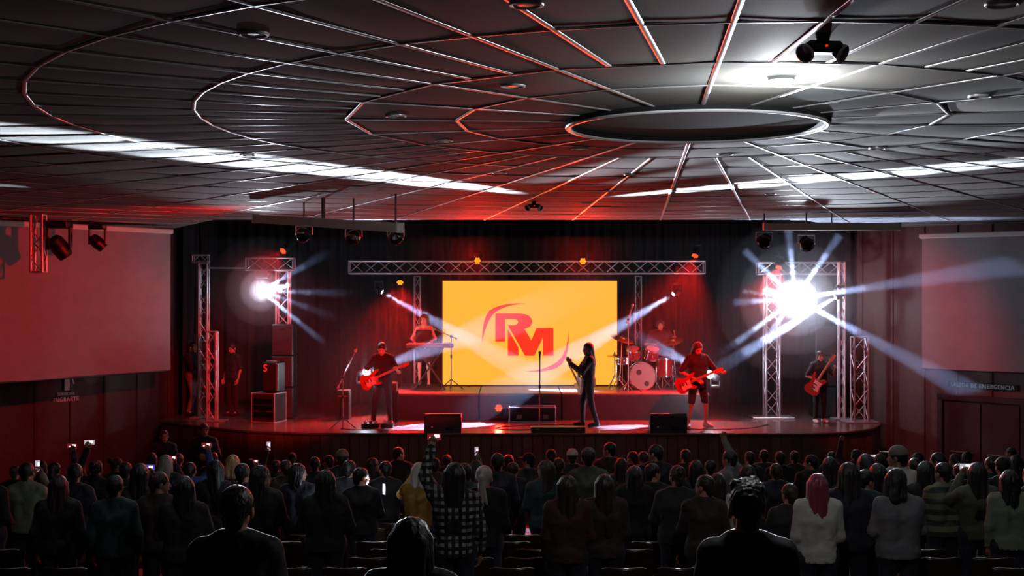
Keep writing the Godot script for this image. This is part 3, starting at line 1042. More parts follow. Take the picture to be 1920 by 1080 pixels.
func clip_line(a: Vector2, b: Vector2) -> Array:
	return Geometry2D.intersect_polyline_with_polygon(PackedVector2Array([a, b]), room)


func make_ceiling() -> void:
	var ce := setting("ceiling", "round panelled ceiling with metal joint strips")
	var outer := PackedVector2Array(room)
	put(flat_panel(outer, CEIL_Y + 0.16), "backing", M["ceiling back"], ce)
	var rings := [0.79, 1.45, 2.1, 2.95, 3.8, 4.65, 5.5, 6.35, 7.2, 8.05, 8.9, 9.75, 10.6, 11.45, 12.4, 13.5, 14.8, 16.4]
	var first := deg_to_rad(244.5)
	var singles := []
	var rest := SurfaceTool.new()
	rest.begin(Mesh.PRIMITIVE_TRIANGLES)
	var kinds := ["ceiling panel", "ceiling panel pale", "ceiling panel dull"]
	for k in rings.size() - 1:
		var r0: float = rings[k] * H
		var r1: float = rings[k + 1] * H
		var n := 18 if k < 2 else 54
		for i in n:
			var a0 := first + TAU * i / n
			var a1 := first + TAU * (i + 1) / n
			var quad := PackedVector2Array([MID + Vector2(cos(a0), sin(a0)) * r0, MID + Vector2(cos(a1), sin(a1)) * r0, MID + Vector2(cos(a1), sin(a1)) * r1, MID + Vector2(cos(a0), sin(a0)) * r1])
			var inside := 0
			for q in quad:
				if point_in(q):
					inside += 1
			var c := (quad[0] + quad[2]) * 0.5
			if inside == 0 and not point_in(c):
				continue
			# how large it shows in the frame
			var size := 0.0
			if c.y > 4.0:
				var px := absf(c.x) / c.y * F
				var py := H / c.y * F
				if px < 1150 and py < 640:
					size = r1 * (a1 - a0) * (r1 - r0) * F * F * H / pow(c.y, 3)
			singles.append([size, quad, r0, r1, a0, a1, inside, k * 100 + i])
	singles.sort_custom(func(a, b): return a[0] > b[0])
	for e in singles.size():
		var s: Array = singles[e]
		var mesh: ArrayMesh
		if s[6] == 4:
			mesh = sag_panel(s[2], s[3], s[4], s[5], CEIL_Y, s[7])
		else:
			var got := Geometry2D.intersect_polygons(s[1], room)
			if got.is_empty():
				continue
			mesh = flat_panel(got[0], CEIL_Y)
		if s[0] > 0 and e < 300:
			put(mesh, "panel", M[kinds[(s[7] * 7 + s[7] / 13) % 3]], ce)
		else:
			rest.append_from(mesh, 0, Transform3D())
	var o := put(rest.commit(), "far_panels", M["ceiling panel"], ce)
	o.set_meta("kind", "stuff")
	# joint strips: one for each spoke and one for each ring
	for i in 54:
		var a := first + TAU * i / 54
		var d := Vector2(cos(a), sin(a))
		var from: float = (rings[0] if i % 3 == 0 else rings[2]) * H
		for seg in clip_line(MID + d * from, MID + d * 16.4 * H):
			put(strip([seg[0], seg[1]], 0.036, CEIL_Y - 0.004), "joint_strip", M["trim metal"], ce)
	for k in range(1, rings.size()):
		var n := 18 if k < 3 else 54
		var r: float = rings[k] * H
		var pts := []
		var st := SurfaceTool.new()
		st.begin(Mesh.PRIMITIVE_TRIANGLES)
		var any := false
		for i in n:
			var a0 := first + TAU * i / n
			var a1 := first + TAU * (i + 1) / n
			for seg in clip_line(MID + Vector2(cos(a0), sin(a0)) * r, MID + Vector2(cos(a1), sin(a1)) * r):
				st.append_from(strip([seg[0], seg[1]], 0.034, CEIL_Y - 0.004), 0, Transform3D())
				any = true
		if any:
			put(st.commit(), "ring_strip", M["trim metal"], ce)
	# the ring in the middle: a lip below the ceiling round a shallow recess
	var R := rings[0] * H as float
	var rg := thing("ceiling_ring", "large white metal ring round the recess in the panelled ceiling", "ceiling ring", Vector3(MID.x, CEIL_Y, -MID.y))
	put(lathe([Vector2(R + 0.004, 0.03), Vector2(R + 0.004, -0.03), Vector2(R - 0.004, -0.042)], 96), "outer_wall", M["black matt"], rg)
	put(lathe([Vector2(R + 0.002, -0.038), Vector2(R - 0.004, -0.048), Vector2(R - 0.018, -0.054), Vector2(R - 0.034, -0.053), Vector2(R - 0.046, -0.046), Vector2(R - 0.050, -0.034)], 120), "lip", M["white gloss"], rg)
	put(lathe([Vector2(R - 0.050, -0.036), Vector2(R - 0.054, 0.004)], 96), "inner_wall", M["black matt"], rg)
	put(lathe([Vector2(R - 0.054, 0.004), Vector2(0.5, 0.0), Vector2(0.001, -0.002)], 96), "recess_top", M["ceiling panel"], rg)
	# recessed downlights
	for p in [[475, 60], [962, 158], [987, 4], [832, 262], [742, 215], [1087, 277], [937, 323], [1143, 357], [1183, 326], [1100, 380], [1085, 402], [465, 288], [1880, 3], [1645, 276], [1360, 287], [1445, 362], [1468, 382], [1838, 178], [707, 315], [1475, 403]]:
		var d: float = F * H / (540.0 - p[1])
		var dl := thing("downlight", "small round unlit downlight recessed in the panelled ceiling", "downlight", Vector3((p[0] - 960.0) / F * d, CEIL_Y - 0.014, -d), 0.0, "downlights in the ceiling")
		put(lathe([Vector2(0.060, 0.004), Vector2(0.063, -0.003), Vector2(0.070, -0.006), Vector2(0.078, -0.004), Vector2(0.081, 0.002), Vector2(0.081, 0.012)], 28), "bezel", M["trim metal"], dl)
		put(lathe([Vector2(0.001, -0.002), Vector2(0.035, -0.001), Vector2(0.061, 0.003)], 28), "lens", M["white gloss"], dl)
	# twin-head emergency lights
	for p in [[1543, 62, "near the ceiling ring"], [1001, 377, "above the front of the stage"]]:
		var d: float = F * H / (540.0 - p[1])
		var t := thing("emergency_light", "black twin-head emergency light with red indicator hanging " + p[2], "emergency light", Vector3((p[0] - 960.0) / F * d, CEIL_Y, -d), 0.1)
		put(cyl(0.03, 0.04, 0.05), "mount", M["black plastic"], t, Vector3(0, -0.025, 0))
		put(bevel(Vector3(0.20, 0.06, 0.11), 0.02), "case", M["black plastic"], t, Vector3(0, -0.075, 0))
		put(ball(0.006, 10), "indicator", M["indicator red"], t, Vector3(0.0, -0.075, 0.058))
		for s in [-1, 1]:
			var hd := put(lathe([Vector2(0.001, 0.05), Vector2(0.025, 0.045), Vector2(0.045, 0.0), Vector2(0.046, -0.01)], 20), "lamp_head", M["black gloss"], t, Vector3(s * 0.095, -0.105, 0.01), Basis.from_euler(Vector3(-0.9, 0, s * 0.75)))
			put(lathe([Vector2(0.001, -0.004), Vector2(0.044, -0.010)], 20), "lamp_glass", M["chrome"], hd)
			put(lathe([Vector2(0.044, -0.016), Vector2(0.05, -0.010), Vector2(0.05, 0.0), Vector2(0.044, 0.004)], 20), "rim", M["white gloss"], hd)


# ---------------------------------------------------------------- screens, signs, door
func make_screens() -> void:
	for e in [["left", Vector2(-7.07, 26.5), Vector2(-10.4, 21.1), 2.6, 5.42, "white projection screen lit red, hanging on the side wall"], ["right", Vector2(8.33, 26.0), Vector2(11.4, 23.1), 2.67, 5.3, "dim white projection screen hanging above the emergency exit sign"]]:
		var a: Vector2 = e[1]
		var b: Vector2 = e[2]
		var t := thing("projection_screen", e[5], "projection screen", Vector3(a.x, e[3], -a.y))
		t.rotation.y = atan2(b.y - a.y, b.x - a.x)
		var w := a.distance_to(b)
		var h: float = e[4] - e[3]
		# the cloth, a little wavy
		var st := SurfaceTool.new()
		st.begin(Mesh.PRIMITIVE_TRIANGLES)
		st.set_smooth_group(0)
		var nx := 24
		var ny := 10
		var at := func(i: int, k: int) -> Vector3:
			var u := float(i) / nx
			var v := float(k) / ny
			return Vector3(w * u, h * v, 0.02 * sin(u * 9.0 + v * 2.0) * (1.0 - v) + 0.008 * sin(u * 23.0))
		for i in nx:
			for k in ny:
				var q := [at.call(i, k), at.call(i, k + 1), at.call(i + 1, k + 1), at.call(i + 1, k)]
				for n in [0, 1, 2, 0, 2, 3]:
					st.add_vertex(q[n])
		st.generate_normals()
		put(st.commit(), "cloth", M["screen cloth"], t)
		put(bevel(Vector3(w, 0.035, 0.03), 0.01), "bottom_bar", M["black plastic"], t, Vector3(w * 0.5, -0.01, 0))
		put(bevel(Vector3(w + 0.1, 0.1, 0.1), 0.02), "roller_case", M["off white"], t, Vector3(w * 0.5, h + 0.05, 0))
	# two light grey screen cases hung from the ceiling in front of the stage
	for e in [[P(480, 410, 19.6), P(750, 427, 17.2), "long grey roller case on a thick ceiling pole, hanging askew", 0.03], [P(1433, 425, 22.0), P(1686, 425, 22.0), "long grey roller case hanging level beneath the ceiling", 0.01]]:
		var a: Vector3 = e[0]
		var b: Vector3 = e[1]
		var t := thing("roller_case", e[2], "roller case", (a + b) * 0.5)
		var bx := (b - a).normalized()
		var bz := bx.cross(Vector3.UP).normalized()
		t.basis = Basis(bx, bz.cross(bx), bz)
		var l := a.distance_to(b)
		put(bevel(Vector3(l, 0.13, 0.12), 0.012), "case", M["housing"], t)
		for s in [-1, 1]:
			put(bevel(Vector3(0.02, 0.14, 0.13), 0.006), "end_cap", M["off white"], t, Vector3(s * (l * 0.5 + 0.008), 0, 0))
		var top: Vector3 = t.transform.affine_inverse() * Vector3(t.position.x, CEIL_Y - 0.004, t.position.z)
		tube(t, "pole", Vector3(0, 0.04, 0), top, e[3], M["grey metal"])
	# sign on the left wall
	var font := SystemFont.new()
	font.font_names = PackedStringArray(["Droid Sans"])
	font.font_weight = 700
	var c := Vector2(-11.6, 23.0).lerp(Vector2(-7.4, 28.0), 0.601)
	var s1 := thing("wall_sign", "white running-figure exit pictogram with two lines of lettering on dark wall", "sign", Vector3(c.x, 2.35, -c.y), atan2(5.0, 4.2))
	put(bevel(Vector3(0.12, 0.26, 0.02), 0.004), "door_symbol", M["off white"], s1, Vector3(0.02, 0.0, 0.03))
	put(extrude(PackedVector2Array([Vector2(0.11, 0.12), Vector2(0.14, 0.12), Vector2(0.19, 0.0), Vector2(0.165, -0.01)]), 0.02), "figure_symbol", M["off white"], s1, Vector3(0, 0, 0.02))
	for e in [["SERVICIOS", 0.055, -0.20], ["INGRARTE", 0.085, -0.31]]:
		var tm := TextMesh.new()
		tm.text = e[0]
		tm.font = font
		tm.font_size = 64
		tm.pixel_size = e[1] / 46.0
		tm.depth = 0.01
		put(tm, "lettering", M["off white"], s1, Vector3(0, e[2], 0.03))
	var c2 := Vector2(11.8, 23.6).lerp(Vector2(7.6, 28.2), 0.53)
	var s2 := thing("exit_sign", "narrow emergency exit lettering above the dark side door", "sign", Vector3(c2.x, CAM_Y - (724.0 - 540) / F * c2.y, -c2.y), -atan2(4.6, 4.2))
	var tm2 := TextMesh.new()
	tm2.text = "SALIDA DE EMERGENCIA"
	tm2.font = font
	tm2.font_size = 64
	tm2.pixel_size = 0.085 / 46.0
	tm2.depth = 0.01
	put(tm2, "lettering", M["off white"], s2, Vector3(0, 0, 0.035))
	put(bevel(Vector3(1.5, 0.13, 0.02), 0.004), "plate", M["black matt"], s2, Vector3(0, 0, 0.02))
	var dr := setting("door_1", "dark double door under the emergency exit sign")
	dr.position = Vector3(c2.x, 0, -c2.y)
	dr.rotation.y = -atan2(4.6, 4.2)
	for s in [-1, 1]:
		var leaf := put(bevel(Vector3(0.8, 1.95, 0.05), 0.01), "leaf", M["wall dark"], dr, Vector3(s * 0.41, 0.975, 0.05))
		put(bevel(Vector3(0.5, 0.04, 0.04), 0.01), "push_bar", M["grey metal"], leaf, Vector3(0, -0.05, 0.04))
	put(bevel(Vector3(0.12, 2.1, 0.1), 0.01), "jamb", M["wall dark"], dr, Vector3(-0.9, 1.05, 0.05))
	put(bevel(Vector3(0.12, 2.1, 0.1), 0.01), "jamb", M["wall dark"], dr, Vector3(0.9, 1.05, 0.05))
	put(bevel(Vector3(1.92, 0.12, 0.1), 0.01), "head", M["wall dark"], dr, Vector3(0, 2.04, 0.05))


# ---------------------------------------------------------------- stage
func make_stage() -> void:
	var sf := setting("stage_floor", "glossy dark red-brown stage floor")
	var poly := PackedVector2Array(stage_front)
	poly.append(Vector2(7.6, 31.6))
	poly.append(Vector2(-7.4, 31.6))
	# boards laid across the stage
	var w := 0.4
	var d := 24.6
	while d < 31.6:
		var cut := PackedVector2Array([Vector2(-8, d + 0.003), Vector2(8.2, d + 0.003), Vector2(8.2, d + w - 0.003), Vector2(-8, d + w - 0.003)])
		for g in Geometry2D.intersect_polygons(cut, poly):
			var flip := PackedVector2Array()
			for q in g:
				flip.append(Vector2(q.x, -q.y))
			put(extrude(flip, 0.03), "board", M["stage floor"], sf, Vector3(0, STAGE_Y - 0.03, 0), Basis(Vector3.RIGHT, -PI / 2) * Basis(Vector3.RIGHT, 0) if false else Basis(Vector3(1, 0, 0), Vector3(0, 0, 1), Vector3(0, 1, 0)))
		d += w
	var fr := setting("stage_front", "wooden plank front of the stage")
	for k in stage_front.size() - 1:
		var a: Vector2 = stage_front[k]
		var b: Vector2 = stage_front[k + 1]
		var n := int(ceil(a.distance_to(b) / 0.2))
		for i in n:
			var p := a.lerp(b, (i + 0.5) / n)
			var e := (b - a).normalized()
			put(bevel(Vector3(a.distance_to(b) / n - 0.006, STAGE_Y - 0.06, 0.03), 0.006), "plank", M["plank %d" % ((i * 5 + k) % 3)], fr, Vector3(p.x, (STAGE_Y - 0.06) * 0.5, -p.y - 0.03), Basis(Vector3.UP, atan2(e.y, e.x)))
		var m := (a + b) * 0.5
		var e2 := (b - a).normalized()
		put(bevel(Vector3(a.distance_to(b) + 0.02, 0.05, 0.07), 0.012), "nosing", M["plank 0"], fr, Vector3(m.x, STAGE_Y - 0.028, -m.y - 0.01), Basis(Vector3.UP, atan2(e2.y, e2.x)))
	# black drapes along the rear wall and down the sides
	var fronts := ["behind the tower nearest the red-lit screen", "behind the S-marked loudspeaker", "behind the guitarist in long trousers", "behind the keyboard player", "behind the orange screen", "behind the drum kit", "behind the guitarist in shorts", "behind the tower under the glaring lamp"]
	for k in 8:
		curtain(Vector2(-7.0 + 1.78 * k, 31.3), Vector2(-7.0 + 1.78 * (k + 1), 31.3), 4.9, k, "tall black drape hanging on the rear wall " + fronts[k])
	for k in 2:
		curtain(Vector2(-7.25, 28.1 + 1.5 * k), Vector2(-7.25, 29.6 + 1.5 * k), 4.9, k, "black side drape beside the red-lit screen, " + ["at the wall's edge", "towards the rear wall"][k])
		curtain(Vector2(7.45, 28.3 + 1.45 * k), Vector2(7.45, 29.75 + 1.45 * k), 4.9, k, "black side drape beside the emergency exit, " + ["at the wall's edge", "towards the rear wall"][k])
	# low riser behind the band
	for e in [[735, 897, "low black stage riser carrying the keyboard"], [899, 1052, "low black stage riser below the big orange screen"], [1054, 1330, "low black stage riser carrying the drum kit"]]:
		var dd := 27.2
		var x0: float = (e[0] - 960.0) / F * dd
		var x1: float = (e[1] - 960.0) / F * dd
		var t := thing("stage_riser", e[2], "riser", Vector3((x0 + x1) * 0.5, STAGE_Y, -28.6))
		put(bevel(Vector3(x1 - x0, 0.05, 2.8), 0.01), "deck", M["riser top"], t, Vector3(0, 0.535, 0))
		put(bevel(Vector3(x1 - x0 - 0.02, 0.51, 0.03), 0.006), "front_skirt", M["riser cloth"], t, Vector3(0, 0.255, 1.37))
		for s in [-1, 1]:
			put(bevel(Vector3(0.03, 0.51, 2.7), 0.006), "side_skirt", M["riser cloth"], t, Vector3(s * ((x1 - x0) * 0.5 - 0.03), 0.255, 0))
			put(bevel(Vector3(0.06, 0.51, 0.06), 0.006), "leg", M["steel"], t, Vector3(s * ((x1 - x0) * 0.5 - 0.1), 0.255, -1.2))
	make_led_wall()
	make_trusses()


func curtain(a: Vector2, b: Vector2, h: float, seed_: int, label: String) -> void:
	var t := solo(null, "stage_drape", M["curtain"], label, "drape", Vector3(a.x, STAGE_Y, -a.y), "black stage drapes")
	var st := SurfaceTool.new()
	st.begin(Mesh.PRIMITIVE_TRIANGLES)
	st.set_smooth_group(0)
	var n := 56
	var l := a.distance_to(b)
	var at := func(i: int, k: int) -> Vector3:
		var u := float(i) / n
		return Vector3(u * l, h * k / 4.0, 0.07 * sin(u * 44.0 + seed_) + 0.03 * sin(u * 17.0 + seed_ * 2.0 + k * 0.4))
	for i in n:
		for k in 4:
			var q := [at.call(i, k), at.call(i, k + 1), at.call(i + 1, k + 1), at.call(i + 1, k)]
			for e in [0, 1, 2, 0, 2, 3]:
				st.add_vertex(q[e])
	st.generate_normals()
	t.mesh = st.commit()
	t.rotation.y = atan2(b.y - a.y, b.x - a.x)


func make_led_wall() -> void:
	var d := 29.2
	var k := d / F
	var bl := P(830, 724, d)
	var w := 327 * k
	var h := 195 * k
	var t := thing("video_screen", "big orange LED screen with red RM logo at the back of the stage", "screen", Vector3(bl.x + w * 0.5, STAGE_Y + 0.56, -d))
	var y0 := maxf(bl.y - (STAGE_Y + 0.56), 0.03)
	put(bevel(Vector3(w + 0.06, h + 0.05, 0.10), 0.01), "frame", M["black plastic"], t, Vector3(0, y0 + h * 0.5, -0.07))
	put(bevel(Vector3(w, h, 0.02), 0.004), "screen", M["screen orange"], t, Vector3(0, y0 + h * 0.5, -0.01))
	for s in [-1, 1]:
		put(bevel(Vector3(0.08, maxf(y0, 0.03), 0.4), 0.01), "foot", M["black plastic"], t, Vector3(s * w * 0.35, maxf(y0, 0.03) * 0.5, -0.1))
	# the logo, flat shapes on the picture (outline points in pixels of the photograph)
	var to := func(pts: Array) -> PackedVector2Array:
		var out := PackedVector2Array()
		for p in pts:
			out.append(Vector2((890 + p[0] / 6.968 - 993.5) * k, (724 - (555 + p[1] / 6.968)) * k))
		return out
	var shapes := {
		"logo_letters": [[270, 245], [600, 245], [660, 253], [710, 275], [742, 312], [752, 355], [738, 397], [704, 428], [650, 447], [740, 595], [808, 435], [1028, 435], [1028, 797], [890, 797], [890, 560], [780, 797], [658, 797], [435, 400], [520, 398], [556, 384], [570, 356], [556, 330], [520, 317], [397, 315], [397, 612], [270, 612]],
		"logo_stroke": [[433, 450], [572, 690], [572, 797], [433, 797]],
		"logo_arc": [[95, 645], [98, 540], [107, 440], [124, 350], [150, 275], [195, 205], [270, 165], [350, 137], [450, 121], [560, 112], [680, 117], [560, 126], [460, 143], [370, 172], [290, 212], [230, 265], [190, 330], [160, 400], [130, 480], [110, 560]],
		"logo_swoosh": [[1228, 460], [1214, 590], [1185, 720], [1140, 810], [1080, 875], [1000, 925], [900, 966], [790, 990], [655, 1002], [780, 1006], [880, 1002], [980, 985], [1070, 955], [1140, 905], [1185, 830], [1212, 740], [1226, 620]],
	}
	for n in shapes:
		put(extrude(to.call(shapes[n]), 0.006), n, M["screen red"], t, Vector3(0, y0, 0.002))
	var l := AreaLight3D.new()
	l.name = "screen_light"
	t.add_child(l)
	l.position = Vector3(0, y0 + h * 0.5, 0.03)
	l.rotation.y = PI
	l.area_size = Vector2(w, h)
	l.light_color = Color(1.0, 0.62, 0.20)
	l.light_energy = 0.6
	l.area_range = 60
	l.shadow_enabled = true


func truss(called: String, label: String, a: Vector3, b: Vector3, w: float, pitch: float, feet := false, plate := Vector3.ZERO) -> Node3D:
	# a square lattice girder from a to b
	var t := thing(called, label, "truss", a)
	var v := b - a
	var l := v.length()
	var y := v / l
	var x := Vector3.FORWARD.cross(y).normalized()
	var z := x.cross(y).normalized()
	var c := []
	for s in [[-1, -1], [1, -1], [1, 1], [-1, 1]]:
		c.append((x * s[0] + z * s[1]) * w * 0.5)
	for p in c:
		tube(t, "chord", p, p + v, 0.024, M["steel"])
	var n := int(round(l / pitch))
	for i in n:
		for f in 4:
			var p: Vector3 = c[f]
			var q: Vector3 = c[(f + 1) % 4]
			var s0 := v * (float(i) / n)
			var s1 := v * ((i + 1.0) / n)
			if (i + f) % 2 == 0:
				tube(t, "brace", p + s0, q + s1, 0.011, M["steel"])
			else:
				tube(t, "brace", q + s0, p + s1, 0.011, M["steel"])
	for e in [Vector3.ZERO, v]:
		for f in 4:
			tube(t, "end_bar", c[f] + e, c[(f + 1) % 4] + e, 0.016, M["steel"])
	if feet:
		put(bevel(Vector3(plate.x, 0.03, plate.z), 0.006), "base_plate", M["steel"], t, Vector3(0, 0.015, 0))
	return t


func make_trusses() -> void:
	var d := 28.4
	truss("horizontal_truss", "long horizontal silver truss above the orange screen", P(655, 501, d), P(1320, 501, d), 0.27, 0.31)
	for x in [783, 1196]:
		var p := P(x, 0, 30.4)
		truss("screen_truss", "silver truss post behind the %s edge of the orange screen" % ("keyboard" if x == 783 else "drum kit"), Vector3(p.x, STAGE_Y, p.z), Vector3(p.x, P(0, 518, 30.4).y, p.z), 0.14, 0.3, true, Vector3(0.4, 0, 0.4))
	# left group
	var dl := 27.6
	var s := dl / F
	var y0 := STAGE_Y
	var pl := P(382, 0, dl)
	truss("tower_truss", "tall silver truss tower beside the red-lit screen", Vector3(pl.x, y0, pl.z), Vector3(pl.x, P(0, 494, dl).y, pl.z), 0.18, 0.3, true, Vector3(0.5, 0, 0.5))
	var p2 := P(398, 0, dl - 0.7)
	truss("short_truss", "short silver truss standing in front of the tower by the red-lit screen", Vector3(p2.x, y0, p2.z), Vector3(p2.x, P(0, 622, dl - 0.7).y, p2.z), 0.18, 0.3, true, Vector3(0.6, 0, 0.4))
	truss("corner_truss", "small truss corner block on top of the tower by the red-lit screen", P(362, 485, dl), P(391, 485, dl), 0.16, 0.17)
	var bar := thing("truss_pipe", "thin pipe joining a truss tower to the speaker truss", "pipe", P(385, 502, dl))
	tube(bar, "pipe", Vector3.ZERO, P(466, 502, dl) - P(385, 502, dl), 0.024, M["steel"])
	for q in [[0.02], [0.91]]:
		put(bevel(Vector3(0.05, 0.07, 0.07), 0.01), "clamp", M["black plastic"], bar, Vector3(q[0], 0, 0))
	truss("speaker_truss", "short horizontal truss above the speaker stack and rack case", P(463, 495, dl), P(551, 495, dl), 0.26, 0.3)
	var p3 := P(531, 0, dl)
	truss("upright_truss", "truss upright standing on the speaker stack by the rack case", Vector3(p3.x, P(0, 609, dl).y, p3.z), Vector3(p3.x, P(0, 508, dl).y, p3.z), 0.26, 0.3)
	# right group
	var p4 := P(1447, 0, dl)
	truss("tower_truss", "tall silver truss tower under the glaring white lamp", Vector3(p4.x, y0, p4.z), Vector3(p4.x, P(0, 516, dl).y, p4.z), 0.29, 0.33, true, Vector3(0.9, 0, 0.5))
	truss("lamp_truss", "horizontal truss above the glaring white lamp", P(1420, 503, dl), P(1582, 503, dl), 0.25, 0.3)
	var p5 := P(1578, 0, dl - 0.3)
	truss("edge_truss", "slim truss upright lit white beside the glaring lamp", Vector3(p5.x, y0, p5.z), Vector3(p5.x, P(0, 492, dl - 0.3).y, p5.z), 0.12, 0.3, true, Vector3(0.4, 0, 0.4))
	var p6 := P(1612, 0, dl - 0.9)
	truss("short_truss", "short silver truss standing by the drape near the emergency exit", Vector3(p6.x, y0, p6.z), Vector3(p6.x, P(0, 632, dl - 0.9).y, p6.z), 0.29, 0.33, true, Vector3(0.7, 0, 0.5))


# ---------------------------------------------------------------- lamps
func moving_head(lens: Vector3, to: Vector3, label: String, size: float, face: Material, hang := true, group := "") -> Node3D:
	# base, fork and swivelling head; the lens sits at the given point and looks towards «to»
	var dir := (to - lens).normalized()
	var pivot := lens - dir * 0.17 * size
	var up := 1.0 if hang else -1.0
	var t := thing("moving_head", label, "stage light", pivot + Vector3(0, up * 0.36 * size, 0), 0.0, group)
	var o := Vector3(0, -up * 0.36 * size, 0)
	put(bevel(Vector3(0.30, 0.10, 0.28) * size, 0.015), "base", M["black plastic"], t, Vector3(0, -up * 0.05 * size, 0))
	for s in [-1, 1]:
		put(bevel(Vector3(0.035, 0.32, 0.10) * size, 0.01), "fork_arm", M["black plastic"], t, o + Vector3(s * 0.155 * size, up * 0.12 * size, 0))
	var hd := put(lathe([Vector2(0.001, -0.17), Vector2(0.07, -0.165), Vector2(0.11, -0.12), Vector2(0.125, 0.0), Vector2(0.11, 0.12), Vector2(0.10, 0.165), Vector2(0.088, 0.165)], 24), "head", M["black plastic"], t, o, along(Vector3.ZERO, dir) * Basis().scaled(Vector3.ONE * size))
	put(lathe([Vector2(0.088, 0.155), Vector2(0.05, 0.166), Vector2(0.001, 0.170)], 24), "lens", face, hd)
	return t


func par(lens: Vector3, to: Vector3, label: String, face: Material, energy: float, angle: float, c: Color, floor_stand := false) -> void:
	var dir := (to - lens).normalized()
	var back := lens - dir * 0.1
	var t := thing("led_par", label, "stage light", back)
	var bs := along(Vector3.ZERO, dir)
	put(lathe([Vector2(0.001, -0.12), Vector2(0.06, -0.115), Vector2(0.085, -0.06), Vector2(0.09, 0.08), Vector2(0.085, 0.1), Vector2(0.08, 0.1)], 20), "can", M["black plastic"], t, Vector3.ZERO, bs)
	var pl := put(lathe([Vector2(0.08, 0.085), Vector2(0.001, 0.085)], 20), "lens_plate", M["black gloss"], t, Vector3.ZERO, bs)
	for k in 7:
		var a := TAU * k / 6.0
		var r := 0.0 if k == 6 else 0.051
		put(ball(0.024, 10), "led", face, pl, Vector3(cos(a) * r, 0.088, sin(a) * r))
	var s := 1.0 if floor_stand else -1.0
	for q in [-1, 1]:
		tube(t, "bracket", Vector3(q * 0.1, 0, 0), Vector3(q * 0.1, -0.17 if floor_stand else 0.17, 0), 0.01, M["black plastic"])
	tube(t, "bracket", Vector3(-0.1, -s * 0.17 if not floor_stand else -0.17, 0), Vector3(0.1, -s * 0.17 if not floor_stand else -0.17, 0), 0.01, M["black plastic"])
	spot(t, lens + dir * 0.03, to, angle, energy, c, 0.6, 0.07)


